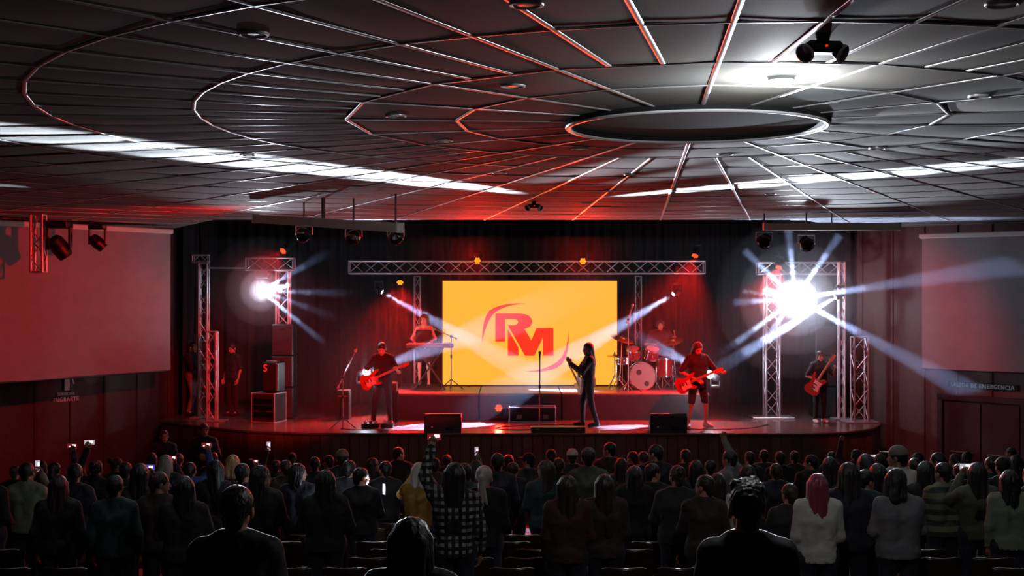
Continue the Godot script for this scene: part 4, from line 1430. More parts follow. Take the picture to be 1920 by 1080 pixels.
func make_lamps() -> void:
	var white := Color(0.90, 0.94, 1.0)
	var blue := Color(0.72, 0.80, 1.0)
	var red := Color(1.0, 0.09, 0.05)
	# the two glaring lamps on the towers; a prism splits each into a wide wash and narrow rays
	var r1 := P(1490, 560, 27.2)
	var l1 := P(492, 545, 27.2)
	var tr := moving_head(r1, Vector3(2.0, 4.3, 0), "glaring white moving head with long rays of light", 1.1, M["lamp white"])
	var tl := moving_head(l1, Vector3(-1.0, 4.3, 0), "bright white moving head above the rack case", 1.0, M["lamp white"])
	var fr := r1 + Vector3(0, 0, 0.06)
	var fl := l1 + Vector3(0, 0, 0.06)
	spot(tr, fr, Vector3(4.2, 4.2, 0), 15.0, RW, white, 0.6, 0.1)
	omni(tr, fr, RO, white, 0.08)
	omni(tl, fl, LO, white, 0.06)
	spot(tl, fl, Vector3(1.0, 4.2, 0), 16.0, LW, white, 0.5, 0.08)
	for e in RAYS:
		spot(tr, fr, P(e[0], e[1], e[2]), e[3], e[4], blue, 0.6, 0.03)
	for e in RAYS_LEFT:
		spot(tl, fl, P(e[0], e[1], e[2]), e[3], e[4], blue, 0.6, 0.03)
	# rays that run out over the seats
	spot(tr, fr, Vector3(1.3, 3.1, -6.5), 3.6, 2600.0, white, 0.8, 0.05)
	spot(tl, fl, Vector3(-1.3, 3.1, -6.8), 2.4, 900.0, white, 0.8, 0.05)
	# rays that rake the ceiling: [source, x and depth where they meet it, cone, energy]
	for e in CEILING_RAYS:
		spot(tr if e[0] == "r" else tl, fr if e[0] == "r" else fl, Vector3(e[1], CEIL_Y, -e[2]), e[3], e[4], white, e[5], 0.04)
	for e in [[0.9, 0.42], [1.6, 0.18], [2.4, 0.06], [3.4, 0.02]]:
		haze(fr + Vector3(0, 0, 0.1), Vector3.ONE * e[0], e[1], "thick haze round the glaring lamp")
	for e in [[0.5, 0.35], [0.9, 0.16], [1.5, 0.05], [2.3, 0.014]]:
		haze(fl + Vector3(0, 0, 0.1), Vector3.ONE * e[0], e[1], "thick haze round the bright lamp above the rack case")
	haze(P(1770, 600, 24.6), Vector3(6.4, 3.0, 4.2), 0.012, "drifting haze between the glaring lamp and the dim screen")
	haze(Vector3(0.2, 3.45, -28.6), Vector3(13.4, 3.85, 4.2), 0.008, "thin haze over the stage", true)
	# small beams among the band
	for e in BEAMS:
		var a := P(e[0], e[1], e[2])
		var b := P(e[3], e[4], e[5])
		var t := moving_head(a, b, e[6], 0.62, M["lamp small"], e[10])
		var dir := (b - a).normalized()
		spot(t, a + dir * 0.02, b, e[7], e[8], blue, 0.3, 0.03)
		if e[9] > 0:
			omni(t, a + Vector3(0, 0, 0.12), e[9], white, 0.06)
			put(ball(0.085, 16), "flare_lens", M["lamp white"], t, t.transform.affine_inverse() * (a + dir * 0.03))
	# red LED cans
	for e in PARS:
		par(P(e[0], e[1], e[2]), e[3], e[4], M["lamp amber"] if e[7] else M["lamp red"], e[5], e[6], red if not e[7] else Color(1.0, 0.12, 0.05), e[8])
	# gear that hangs from the ceiling in front of the red-lit screen
	var ht := P(72, 510, 22.4)
	truss("hanging_truss", "short truss hanging in front of the red-lit projection screen", ht, Vector3(ht.x, CEIL_Y - 0.02, ht.z), 0.2, 0.24)
	moving_head(P(125, 482, 22.5), P(125, 482, 22.5) + Vector3(0.6, -1.0, -0.4), "large dark moving head hanging in front of the red-lit screen", 1.25, M["black gloss"])
	moving_head(P(195, 466, 22.9), P(195, 466, 22.9) + Vector3(0.8, -0.8, -0.3), "smaller dark moving head hanging in front of the red-lit screen", 0.9, M["black gloss"])
	# the one ceiling lamp that is lit, near the ring; it stands proud of the boards
	var ld := F * H / (540.0 - 142.0)
	var at := Vector3((1465.0 - 960.0) / F * ld, CEIL_Y - 0.01, -ld)
	var on := thing("lit_downlight", "round ceiling lamp shining white beside the large ceiling ring", "downlight", at)
	put(lathe([Vector2(0.082, 0.0), Vector2(0.082, -0.02), Vector2(0.076, -0.028), Vector2(0.068, -0.028)], 28), "bezel", M["white gloss"], on)
	put(lathe([Vector2(0.07, -0.024), Vector2(0.062, -0.045), Vector2(0.04, -0.056), Vector2(0.001, -0.06)], 28), "glowing_lens", M["lamp small"], on)
	omni(on, at + Vector3(0, -0.15, 0), DOWN, Color(0.97, 0.98, 1.0), 0.05)
	# red wash lights hung under the roller cases, turned to the stage
	for e in FRONT:
		var c := P(e[0], e[1], e[2])
		var t := thing("hanging_spotlight", e[3], "spotlight", c)
		var aim: Vector3 = e[4]
		var look := (aim - c).normalized()
		var r: float = 14.0 / F * e[2]
		var hd := put(lathe([Vector2(0.001, -0.9 * r), Vector2(0.7 * r, -0.75 * r), Vector2(r, 0.0), Vector2(0.98 * r, 0.5 * r), Vector2(0.8 * r, 0.5 * r)], 24), "lamp_can", M["black gloss"], t, Vector3.ZERO, along(Vector3.ZERO, look))
		put(lathe([Vector2(0.82 * r, 0.42 * r), Vector2(0.001, 0.5 * r)], 24), "lens", M["lamp wash"], hd)
		spot(t, c + look * 0.6 * r, aim, e[6], e[5], red, 0.7, r * 0.6)
		put(lathe([Vector2(0.98 * r, 0.42 * r), Vector2(1.06 * r, 0.5 * r), Vector2(0.98 * r, 0.58 * r), Vector2(0.86 * r, 0.52 * r)], 24), "bezel", M["chrome"], hd)
		for s in [-1, 1]:
			tube(t, "yoke", Vector3(s * r * 1.1, 0, 0), Vector3(s * r * 1.1, r * 1.1, 0), 0.01, M["steel"])
		tube(t, "yoke", Vector3(-r * 1.1, r * 1.1, 0), Vector3(r * 1.1, r * 1.1, 0), 0.01, M["steel"])
		tube(t, "stem", Vector3(0, r * 1.1, 0), Vector3(0, CEIL_Y - c.y + 0.01, 0), 0.014, M["grey metal"])


# ---------------------------------------------------------------- stage gear
func mic_stand(base: Vector3, h: float, label: String, boom := Vector3.ZERO, mic := true) -> void:
	var t := thing("microphone_stand", label, "microphone stand", base)
	if boom == Vector3.ZERO:
		put(lathe([Vector2(0.13, 0.0), Vector2(0.13, 0.012), Vector2(0.03, 0.03), Vector2(0.015, 0.05), Vector2(0.001, 0.05)], 20), "base", M["black plastic"], t)
	else:
		for k in 3:
			var a := TAU * k / 3.0 + 0.4
			tube(t, "leg", Vector3(0, 0.22, 0), Vector3(cos(a) * 0.3, 0.01, sin(a) * 0.3), 0.01, M["black plastic"])
	tube(t, "pole", Vector3(0, 0.02, 0), Vector3(0, h, 0), 0.012, M["grey metal"])
	put(cyl(0.02, 0.02, 0.07, 12), "clutch", M["black plastic"], t, Vector3(0, h * 0.62, 0))
	var tip := Vector3(0, h, 0)
	var dir := Vector3(0, 1, 0.2).normalized()
	if boom != Vector3.ZERO:
		tube(t, "boom", Vector3(0, h, 0) - boom * 0.5, Vector3(0, h, 0) + boom, 0.011, M["steel"])
		put(ball(0.03, 12), "joint", M["black plastic"], t, Vector3(0, h, 0))
		tube(t, "counterweight", Vector3(0, h, 0) - boom * 0.56, Vector3(0, h, 0) - boom * 0.44, 0.022, M["steel"])
		tip = Vector3(0, h, 0) + boom
		dir = boom.normalized()
	if mic:
		var m := put(lathe([Vector2(0.012, 0.0), Vector2(0.017, 0.13), Vector2(0.028, 0.14), Vector2(0.028, 0.17), Vector2(0.015, 0.19), Vector2(0.001, 0.192)], 16), "microphone", M["grey metal"], t, tip, along(Vector3.ZERO, dir))
		put(lathe([Vector2(0.0275, 0.14), Vector2(0.0295, 0.155), Vector2(0.0275, 0.17)], 16), "grille", M["steel"], m)


func guitar(called: String, label: String, body_at: Vector3, tip: Vector3, front: Vector3, m: Material, bass := false) -> void:
	# body_at: middle of the body, tip: end of the headstock, front: the way the strings face
	var t := thing(called, label, "guitar", body_at)
	var y := (tip - body_at).normalized()
	var x := y.cross(front).normalized()
	var bs := Basis(x, y, x.cross(y).normalized())
	var l := body_at.distance_to(tip)
	var k := 1.1 if bass else 1.0
	var pts := PackedVector2Array()
	for q in [[0.0, -0.21], [0.09, -0.205], [0.15, -0.16], [0.165, -0.10], [0.145, -0.04], [0.115, 0.01], [0.12, 0.06], [0.15, 0.12], [0.155, 0.19], [0.125, 0.20], [0.075, 0.13], [0.035, 0.10], [-0.035, 0.10], [-0.07, 0.14], [-0.10, 0.21], [-0.14, 0.25], [-0.155, 0.22], [-0.14, 0.12], [-0.115, 0.05], [-0.12, -0.01], [-0.15, -0.06], [-0.165, -0.11], [-0.145, -0.17], [-0.08, -0.205]]:
		pts.append(Vector2(q[0], q[1]) * k)
	var b := put(extrude(pts, 0.045), "body", m, t, bs * Vector3(0, 0, -0.022), bs)
	var guard := PackedVector2Array([Vector2(0.03, -0.1), Vector2(0.12, -0.09), Vector2(0.10, 0.0), Vector2(0.11, 0.1), Vector2(0.04, 0.1), Vector2(-0.05, 0.1), Vector2(-0.04, 0.02)])
	put(extrude(guard, 0.004), "pickguard", M["off white"], b, Vector3(0, 0, 0.045))
	put(bevel(Vector3(0.08, 0.02, 0.012), 0.003), "bridge", M["chrome"], b, Vector3(0, -0.11, 0.051))
	for q in [-0.05, 0.02]:
		put(bevel(Vector3(0.075, 0.022, 0.01), 0.003), "pickup", M["black plastic"], b, Vector3(0, q, 0.05))
	put(bevel(Vector3(0.05, l - 0.20, 0.024), 0.008), "neck", M["neck wood"], t, bs * Vector3(0, 0.05 + (l - 0.20) * 0.5, 0.012), bs)
	var hs := put(extrude(PackedVector2Array([Vector2(-0.025, 0), Vector2(0.025, 0), Vector2(0.05, 0.05), Vector2(0.035, 0.17), Vector2(-0.02, 0.18), Vector2(-0.035, 0.06)]), 0.016), "headstock", M["neck wood"], t, bs * Vector3(0, l - 0.16, 0.0), bs)
	for q in 4 if bass else 6:
		put(bevel(Vector3(0.022, 0.012, 0.012), 0.003), "tuning_peg", M["chrome"], hs, Vector3(-0.04, 0.03 + 0.14 * q / (4.0 if bass else 6.0), 0.008))
	for q in 4:
		tube(t, "string", bs * Vector3(-0.015 + 0.01 * q, -0.10, 0.036), bs * Vector3(-0.012 + 0.008 * q, l - 0.1, 0.027), 0.001, M["steel"])


func wedge(at: Vector3, turn: float, label: String) -> void:
	# a floor monitor: sloping grille towards the band, its back to the hall
	var t := thing("floor_monitor", label, "floor monitor", at, turn)
	var side := PackedVector2Array([Vector2(-0.22, 0), Vector2(0.24, 0), Vector2(0.24, 0.12), Vector2(-0.02, 0.40), Vector2(-0.17, 0.40), Vector2(-0.22, 0.34)])
	put(extrude(side, 0.70), "cabinet", M["black plastic"], t, Vector3(-0.35, 0, 0), Basis(Vector3(0, 0, -1), Vector3(0, 1, 0), Vector3(1, 0, 0)))
	put(bevel(Vector3(0.64, 0.33, 0.012), 0.004), "grille", M["grille"], t, Vector3(0, 0.26, -0.115), Basis(Vector3.RIGHT, 0.82))
	put(bevel(Vector3(0.035, 0.035, 0.008), 0.002), "badge", M["off white"], t, Vector3(-0.21, 0.15, 0.223))
	put(bevel(Vector3(0.14, 0.05, 0.01), 0.004), "socket_plate", M["black gloss"], t, Vector3(0.12, 0.12, 0.222))
	for s in [-1, 1]:
		put(bevel(Vector3(0.008, 0.06, 0.14), 0.003), "handle", M["black matt"], t, Vector3(s * 0.352, 0.2, 0.05))
	for s in [-1, 1]:
		tube(t, "edge_bumper", Vector3(s * 0.35, 0.345, 0.217), Vector3(s * 0.35, 0.02, 0.217), 0.008, M["black gloss"])


func flight_case(at: Vector3, size: Vector3, label: String, turn := 0.0) -> Node3D:
	var t := thing("flight_case", label, "flight case", at, turn)
	put(bevel(size - Vector3(0.02, 0.02, 0.02), 0.006), "panels", M["black matt"], t, Vector3(0, size.y * 0.5, 0))
	var h := size * 0.5
	for sx in [-1, 1]:
		for sz in [-1, 1]:
			put(bevel(Vector3(0.025, size.y, 0.025), 0.006), "edge_trim", M["steel"], t, Vector3(sx * (h.x - 0.012), h.y, sz * (h.z - 0.012)))
		for sy in [0.012, size.y - 0.012]:
			put(bevel(Vector3(0.025, 0.025, size.z), 0.006), "edge_trim", M["steel"], t, Vector3(sx * (h.x - 0.012), sy, 0))
	for sz in [-1, 1]:
		for sy in [0.012, size.y - 0.012]:
			put(bevel(Vector3(size.x, 0.025, 0.025), 0.006), "edge_trim", M["steel"], t, Vector3(0, sy, sz * (h.z - 0.012)))
	for sx in [-1, 1]:
		for sz in [-1, 1]:
			for sy in [0.02, size.y - 0.02]:
				put(ball(0.026, 10), "ball_corner", M["steel"], t, Vector3(sx * (h.x - 0.015), sy, sz * (h.z - 0.015)))
	for sx in [-0.28, 0.28]:
		put(bevel(Vector3(0.11, 0.09, 0.012), 0.004), "latch", M["grey metal"], t, Vector3(sx * size.x, h.y * 0.9 if size.y > 0.4 else h.y * 0.7, h.z + 0.002))
	return t


func drum(called: String, label: String, at: Vector3, r: float, h: float, basis: Basis, legs := 0) -> Node3D:
	var t := thing(called, label, "drum", at)
	put(cyl(r, r, h, 32), "shell", M["drum shell"], t, Vector3.ZERO, basis)
	for s in [-1, 1]:
		put(lathe([Vector2(0.001, 0.0), Vector2(r * 0.99, 0.0)], 32), "drumhead", M["drum head"], t, basis * Vector3(0, s * (h * 0.5 + 0.004), 0), basis)
		put(lathe([Vector2(r - 0.002, -0.02), Vector2(r + 0.014, -0.02), Vector2(r + 0.014, 0.02), Vector2(r - 0.006, 0.022)], 32), "hoop", M["chrome"], t, basis * Vector3(0, s * (h * 0.5 - 0.008), 0), basis)
	for k in 8:
		var a := TAU * k / 8.0
		put(bevel(Vector3(0.02, minf(0.07, h * 0.4), 0.02), 0.006), "lug", M["chrome"], t, basis * Vector3(cos(a) * (r + 0.008), 0, sin(a) * (r + 0.008)), basis)
	for k in legs:
		var a := TAU * k / legs + 0.5
		tube(t, "leg", Vector3(cos(a) * (r + 0.015), h * 0.1, sin(a) * (r + 0.015)), Vector3(cos(a) * (r + 0.03), -at.y + STAGE_Y + 0.565, sin(a) * (r + 0.03)), 0.009, M["chrome"])
	return t


func cymbal(label: String, at: Vector3, r: float, tilt: Vector3, foot: Vector3) -> void:
	var t := thing("cymbal", label, "cymbal", foot)
	var c := at - foot
	tube(t, "stand_pole", Vector3(0, 0.2, 0), c, 0.011, M["chrome"])
	for k in 3:
		var a := TAU * k / 3.0 + at.x
		tube(t, "stand_leg", Vector3(0, 0.32, 0), Vector3(cos(a) * 0.28, 0.01, sin(a) * 0.28), 0.009, M["chrome"])
	put(lathe([Vector2(r, 0.0), Vector2(r * 0.6, 0.018), Vector2(r * 0.22, 0.028), Vector2(r * 0.15, 0.055), Vector2(0.01, 0.06)], 36), "plate", M["brass"], t, c, Basis.from_euler(tilt))
	put(cyl(0.012, 0.012, 0.05, 10), "wing_nut", M["black plastic"], t, c + Vector3(0, 0.07, 0))


func speaker_stack(at: Vector3, w: float, h: float, label: String) -> void:
	var t := thing("speaker_stack", label, "speaker", at)
	var n := 3
	for k in n:
		var c := Vector3(0, h * (k + 0.5) / n, 0)
		var b := put(bevel(Vector3(w, h / n - 0.01, 0.6), 0.015), "cabinet", M["black plastic"], t, c)
		put(bevel(Vector3(w - 0.05, h / n - 0.06, 0.012), 0.004), "grille", M["grille"], b, Vector3(0, 0, 0.3))
		put(bevel(Vector3(0.12, 0.04, 0.01), 0.003), "handle", M["black matt"], b, Vector3(0, h / n * 0.35, 0.306))


func make_gear() -> void:
	# wedges along the front
	wedge(P(831.5, 813, 24.95), 0.0, "black floor monitor with a white badge in front of the keyboard riser")
	wedge(P(1251.5, 813, 24.95), 0.0, "black floor monitor with a white badge beside the shorts-wearing guitarist")
	# front drum-fill box and pedal boards
	var d := 24.95
	var fb := thing("low_box", "long low black box lying at the stage edge under the centre stand", "box", Vector3(P(1046, 0, d).x, STAGE_Y, -d))
	put(bevel(Vector3(1.06, 0.10, 0.3), 0.01), "lid", M["black plastic"], fb, Vector3(0, 0.05, 0))
	for s in [-0.4, 0.4]:
		put(bevel(Vector3(0.08, 0.03, 0.012), 0.004), "latch", M["grey metal"], fb, Vector3(s, 0.06, 0.152))
	var pd := 25.7
	for e in [[678, 712, "black pedal board at the feet of the guitarist in long trousers"], [714, 739, "small metal-edged pedal board beside the shoe of the guitarist in long trousers"]]:
		var x0 := P(e[0], 0, pd).x
		var x1 := P(e[1], 0, pd).x
		var t := thing("pedal_board", e[2], "pedal board", Vector3((x0 + x1) * 0.5, STAGE_Y, -pd))
		put(bevel(Vector3(x1 - x0 - 0.01, 0.09, 0.26), 0.01), "case", M["black plastic"], t, Vector3(0, 0.045, 0))
		var n := 3 if e[0] == 678 else 2
		for k in n:
			var p := put(bevel(Vector3(0.07, 0.04, 0.11), 0.008), "pedal", M["steel"] if k % 2 == 0 else M["drum shell"], t, Vector3((k - (n - 1) * 0.5) * 0.105, 0.11, 0))
			put(cyl(0.012, 0.012, 0.02, 10), "switch", M["chrome"], p, Vector3(0, 0.03, 0.02))
	# microphones
	var b1 := P(643, 804, 25.5)
	mic_stand(Vector3(b1.x, STAGE_Y, -25.5), 1.02, "boom microphone stand lit white beside the guitarist in long trousers", Vector3(0.20, 0.40, 0.10))
	var b2 := P(1012, 805, 25.4)
	mic_stand(Vector3(b2.x, STAGE_Y, -25.4), 1.36, "straight microphone stand at the centre of the stage")
	var b3 := P(846, 727, 28.3)
	mic_stand(Vector3(b3.x, STAGE_Y + 0.56, -28.3), 1.17, "boom microphone stand in front of the orange screen beside the keyboard", Vector3(-0.22, 0.10, 0.05))
	# cases
	flight_case(Vector3(P(998, 0, 26.9).x, STAGE_Y, -26.9), Vector3(0.98, 0.32, 0.45), "low silver-edged flight case in front of the centre riser")
	var rack := flight_case(Vector3(P(504, 0, 26.8).x, STAGE_Y, -26.8), Vector3(0.56, 0.62, 0.5), "tall silver-edged rack case beside the speaker stack", -0.35)
	for y in [0.17, 0.31, 0.45]:
		put(bevel(Vector3(0.48, 0.11, 0.03), 0.006), "rack_unit", M["black gloss"], rack, Vector3(0, y, 0.25))
	var am := thing("loudspeaker", "black loudspeaker marked with a letter S on top of the rack case", "speaker", Vector3(P(513, 0, 26.8).x, STAGE_Y + 0.635, -26.8), -0.3)
	put(bevel(Vector3(0.36, 0.62, 0.36), 0.02), "cabinet", M["black plastic"], am, Vector3(0, 0.31, 0))
	put(bevel(Vector3(0.30, 0.54, 0.012), 0.004), "grille", M["grille"], am, Vector3(0, 0.31, 0.18))
	put(bevel(Vector3(0.24, 0.02, 0.03), 0.006), "top_handle", M["steel"], am, Vector3(0, 0.635, 0.08))
	put(bevel(Vector3(0.05, 0.58, 0.05), 0.01), "corner_guard", M["grey metal"], am, Vector3(0.165, 0.31, 0.165))
	var f := SystemFont.new()
	f.font_names = PackedStringArray(["Droid Sans"])
	f.font_weight = 700
	var tm := TextMesh.new()
	tm.text = "S"
	tm.font = f
	tm.font_size = 64
	tm.pixel_size = 0.15 / 46.0
	tm.depth = 0.006
	put(tm, "letter", M["off white"], am, Vector3(-0.09, 0.50, 0.192))
	speaker_stack(Vector3(P(533, 0, 27.6).x, STAGE_Y, -27.65), 0.46, 2.03, "tall black speaker stack behind the rack case")
	speaker_stack(Vector3(P(1545, 0, 27.8).x, STAGE_Y, -27.9), 0.46, 2.0, "tall black speaker stack behind the guitarist in the shadows")
	var amp := thing("guitar_amplifier", "small grey guitar amplifier on a crate behind the guitarist in long trousers", "amplifier", Vector3(P(738, 0, 27.0).x, STAGE_Y, -26.95))
	put(bevel(Vector3(0.2, 0.62, 0.25), 0.01), "crate", M["black matt"], amp, Vector3(0, 0.31, 0))
	put(bevel(Vector3(0.17, 0.2, 0.2), 0.01), "cabinet", M["grey metal"], amp, Vector3(0, 0.72, 0))
	put(bevel(Vector3(0.14, 0.16, 0.01), 0.003), "grille", M["grille"], amp, Vector3(0, 0.71, 0.1))
	var bx := thing("crate", "dark crate standing behind the boom microphone stand", "crate", Vector3(P(645, 0, 27.4).x, STAGE_Y, -27.4))
	put(bevel(Vector3(0.26, 0.62, 0.4), 0.01), "cabinet", M["black matt"], bx, Vector3(0, 0.31, 0))
	put(bevel(Vector3(0.22, 0.02, 0.01), 0.003), "trim", M["grey metal"], bx, Vector3(0, 0.5, 0.203))
	# keyboard on its stand
	var y0 := STAGE_Y + 0.56
	var kd := 28.35
	var kx := P(806, 0, kd).x
	var kb := thing("keyboard", "long black electronic keyboard in front of the long-haired player", "keyboard", Vector3(kx, y0 + 0.92, -kd))
	put(bevel(Vector3(1.05, 0.09, 0.30), 0.015), "case", M["black plastic"], kb, Vector3(0, 0.045, 0))
	for k in 21:
		put(bevel(Vector3(0.042, 0.014, 0.14), 0.003), "white_key", M["off white"], kb, Vector3(-0.45 + 0.045 * k, 0.094, -0.06))
		if k % 7 not in [2, 6]:
			put(bevel(Vector3(0.022, 0.014, 0.09), 0.003), "black_key", M["black gloss"], kb, Vector3(-0.4275 + 0.045 * k, 0.107, -0.04))
	var ks := thing("keyboard_stand", "black X-shaped stand under the electronic keyboard", "stand", Vector3(kx, y0, -kd))
	for z in [-0.09, 0.09]:
		tube(ks, "leg", Vector3(-0.33, 0.02, z), Vector3(0.30, 0.91, z), 0.016, M["black plastic"])
		tube(ks, "leg", Vector3(0.33, 0.02, z), Vector3(-0.30, 0.91, z), 0.016, M["black plastic"])
	for x in [-0.33, 0.33]:
		tube(ks, "foot", Vector3(x, 0.02, -0.18), Vector3(x, 0.02, 0.18), 0.018, M["black plastic"])
	# drum kit on the right riser
	var dd := 28.3
	var at := func(px: float, py: float, dep := 0.0) -> Vector3:
		return P(px, py, dd + dep)
	var lay := Basis(Vector3.RIGHT, PI / 2)
	var bd := drum("bass_drum", "big bass drum with grey head and dark print", Vector3(P(1203, 0, dd).x, y0 + 0.30, -dd), 0.29, 0.42, lay)
	for q in [[0.09, -0.16, 0.055], [-0.08, 0.09, 0.06]]:
		put(lathe([Vector2(0.001, 0), Vector2(q[2], 0)], 20), "print", M["drum print"], bd, Vector3(q[0], q[1], 0.217), lay)
	for s in [-1, 1]:
		tube(bd, "spur", Vector3(s * 0.27, -0.05, 0.05), Vector3(s * 0.40, -0.295, 0.15), 0.011, M["chrome"])
	drum("rack_tom", "small tom mounted above the bass drum on the screen side", Vector3(P(1188, 0, dd).x, y0 + 0.80, -dd + 0.05), 0.14, 0.22, Basis.from_euler(Vector3(0.45, 0, 0.1)))
	drum("rack_tom", "small tom mounted above the bass drum on the amplifier side", Vector3(P(1222, 0, dd).x, y0 + 0.80, -dd + 0.05), 0.15, 0.23, Basis.from_euler(Vector3(0.45, 0, -0.1)))
	drum("floor_tom", "floor tom on chrome legs beside the bass drum", Vector3(P(1246, 0, dd).x, y0 + 0.48, -dd - 0.1), 0.19, 0.40, Basis(), 3)
	drum("snare_drum", "shallow snare drum near the orange screen", Vector3(P(1170, 0, dd).x, y0 + 0.62, -dd - 0.1), 0.17, 0.13, Basis(), 3)
	cymbal("crash cymbal tilted high in front of the orange screen", at.call(1167, 636, -0.1), 0.27, Vector3(0.25, 0, -0.28), Vector3(P(1160, 0, dd).x, y0, -dd + 0.25))
	cymbal("ride cymbal above the floor tom", at.call(1262, 640, 0.1), 0.24, Vector3(0.3, 0, 0.2), Vector3(P(1268, 0, dd).x, y0, -dd - 0.1))
	cymbal("low hi-hat cymbal beside the snare drum", at.call(1152, 668, 0.0), 0.17, Vector3(0.1, 0, 0), Vector3(P(1152, 0, dd).x, y0, -dd + 0.05))
	var st := thing("drum_stool", "round black drum stool behind the kit", "stool", Vector3(P(1237, 0, 29.05).x, y0, -29.05))
	put(cyl(0.16, 0.17, 0.08, 24), "seat", M["black matt"], st, Vector3(0, 0.60, 0))
	tube(st, "pole", Vector3(0, 0.15, 0), Vector3(0, 0.57, 0), 0.016, M["chrome"])
	for k in 3:
		var a := TAU * k / 3.0
		tube(st, "leg", Vector3(0, 0.3, 0), Vector3(cos(a) * 0.22, 0.012, sin(a) * 0.22), 0.012, M["chrome"])
	var ms := P(1178, 727, 27.6)
	mic_stand(Vector3(ms.x, y0, -27.6), 1.56, "tall boom microphone stand over the crash cymbal", Vector3(0.05, 0.16, -0.02))
	# cables on the stage floor
	for e in [["black cable looping across the stage floor near the centre stand", [[1012, 25.3], [960, 25.2], [930, 25.6], [1000, 26.1], [1080, 26.2]]], ["black cable lying on the stage floor by the guitarist in long trousers", [[640, 25.4], [670, 25.2], [700, 25.35], [760, 25.9], [800, 26.4]]], ["black cable lying on the stage floor by the guitarist in shorts", [[1180, 25.2], [1240, 25.6], [1320, 25.3], [1400, 25.5], [1440, 26.2]]]]:
		var c := Curve3D.new()
		var p: Array = e[1]
		for q in p.size():
			var v := Vector3((p[q][0] - 960.0) / F * p[q][1], STAGE_Y + 0.008, -p[q][1])
			var nx: Array = p[mini(q + 1, p.size() - 1)]
			var pv: Array = p[maxi(q - 1, 0)]
			var tg := (Vector3((nx[0] - 960.0) / F * nx[1], 0, -nx[1]) - Vector3((pv[0] - 960.0) / F * pv[1], 0, -pv[1])) * 0.18
			c.add_point(v, -tg, tg)
		var pts := c.tessellate(4, 3)
		var stt := SurfaceTool.new()
		stt.begin(Mesh.PRIMITIVE_TRIANGLES)
		for q in pts.size() - 1:
			var bs := along(pts[q], pts[q + 1])
			bs.x *= 0.008
			bs.z *= 0.008
			bs.y *= pts[q].distance_to(pts[q + 1]) * 1.05
			stt.append_from(unit_tube, 0, Transform3D(bs, (pts[q] + pts[q + 1]) * 0.5))
		solo(stt.commit(), "cable", M["black plastic"], e[0], "cable")


# ---------------------------------------------------------------- the band
func player(label: String, at: Vector3, turn: float, tall: float, j: Dictionary, look: Dictionary) -> Node3D:
	var t := thing("person", label, "person", at, turn)
	t.scale = Vector3.ONE * (tall / 1.71)
	figure(t, j, look)
	return t


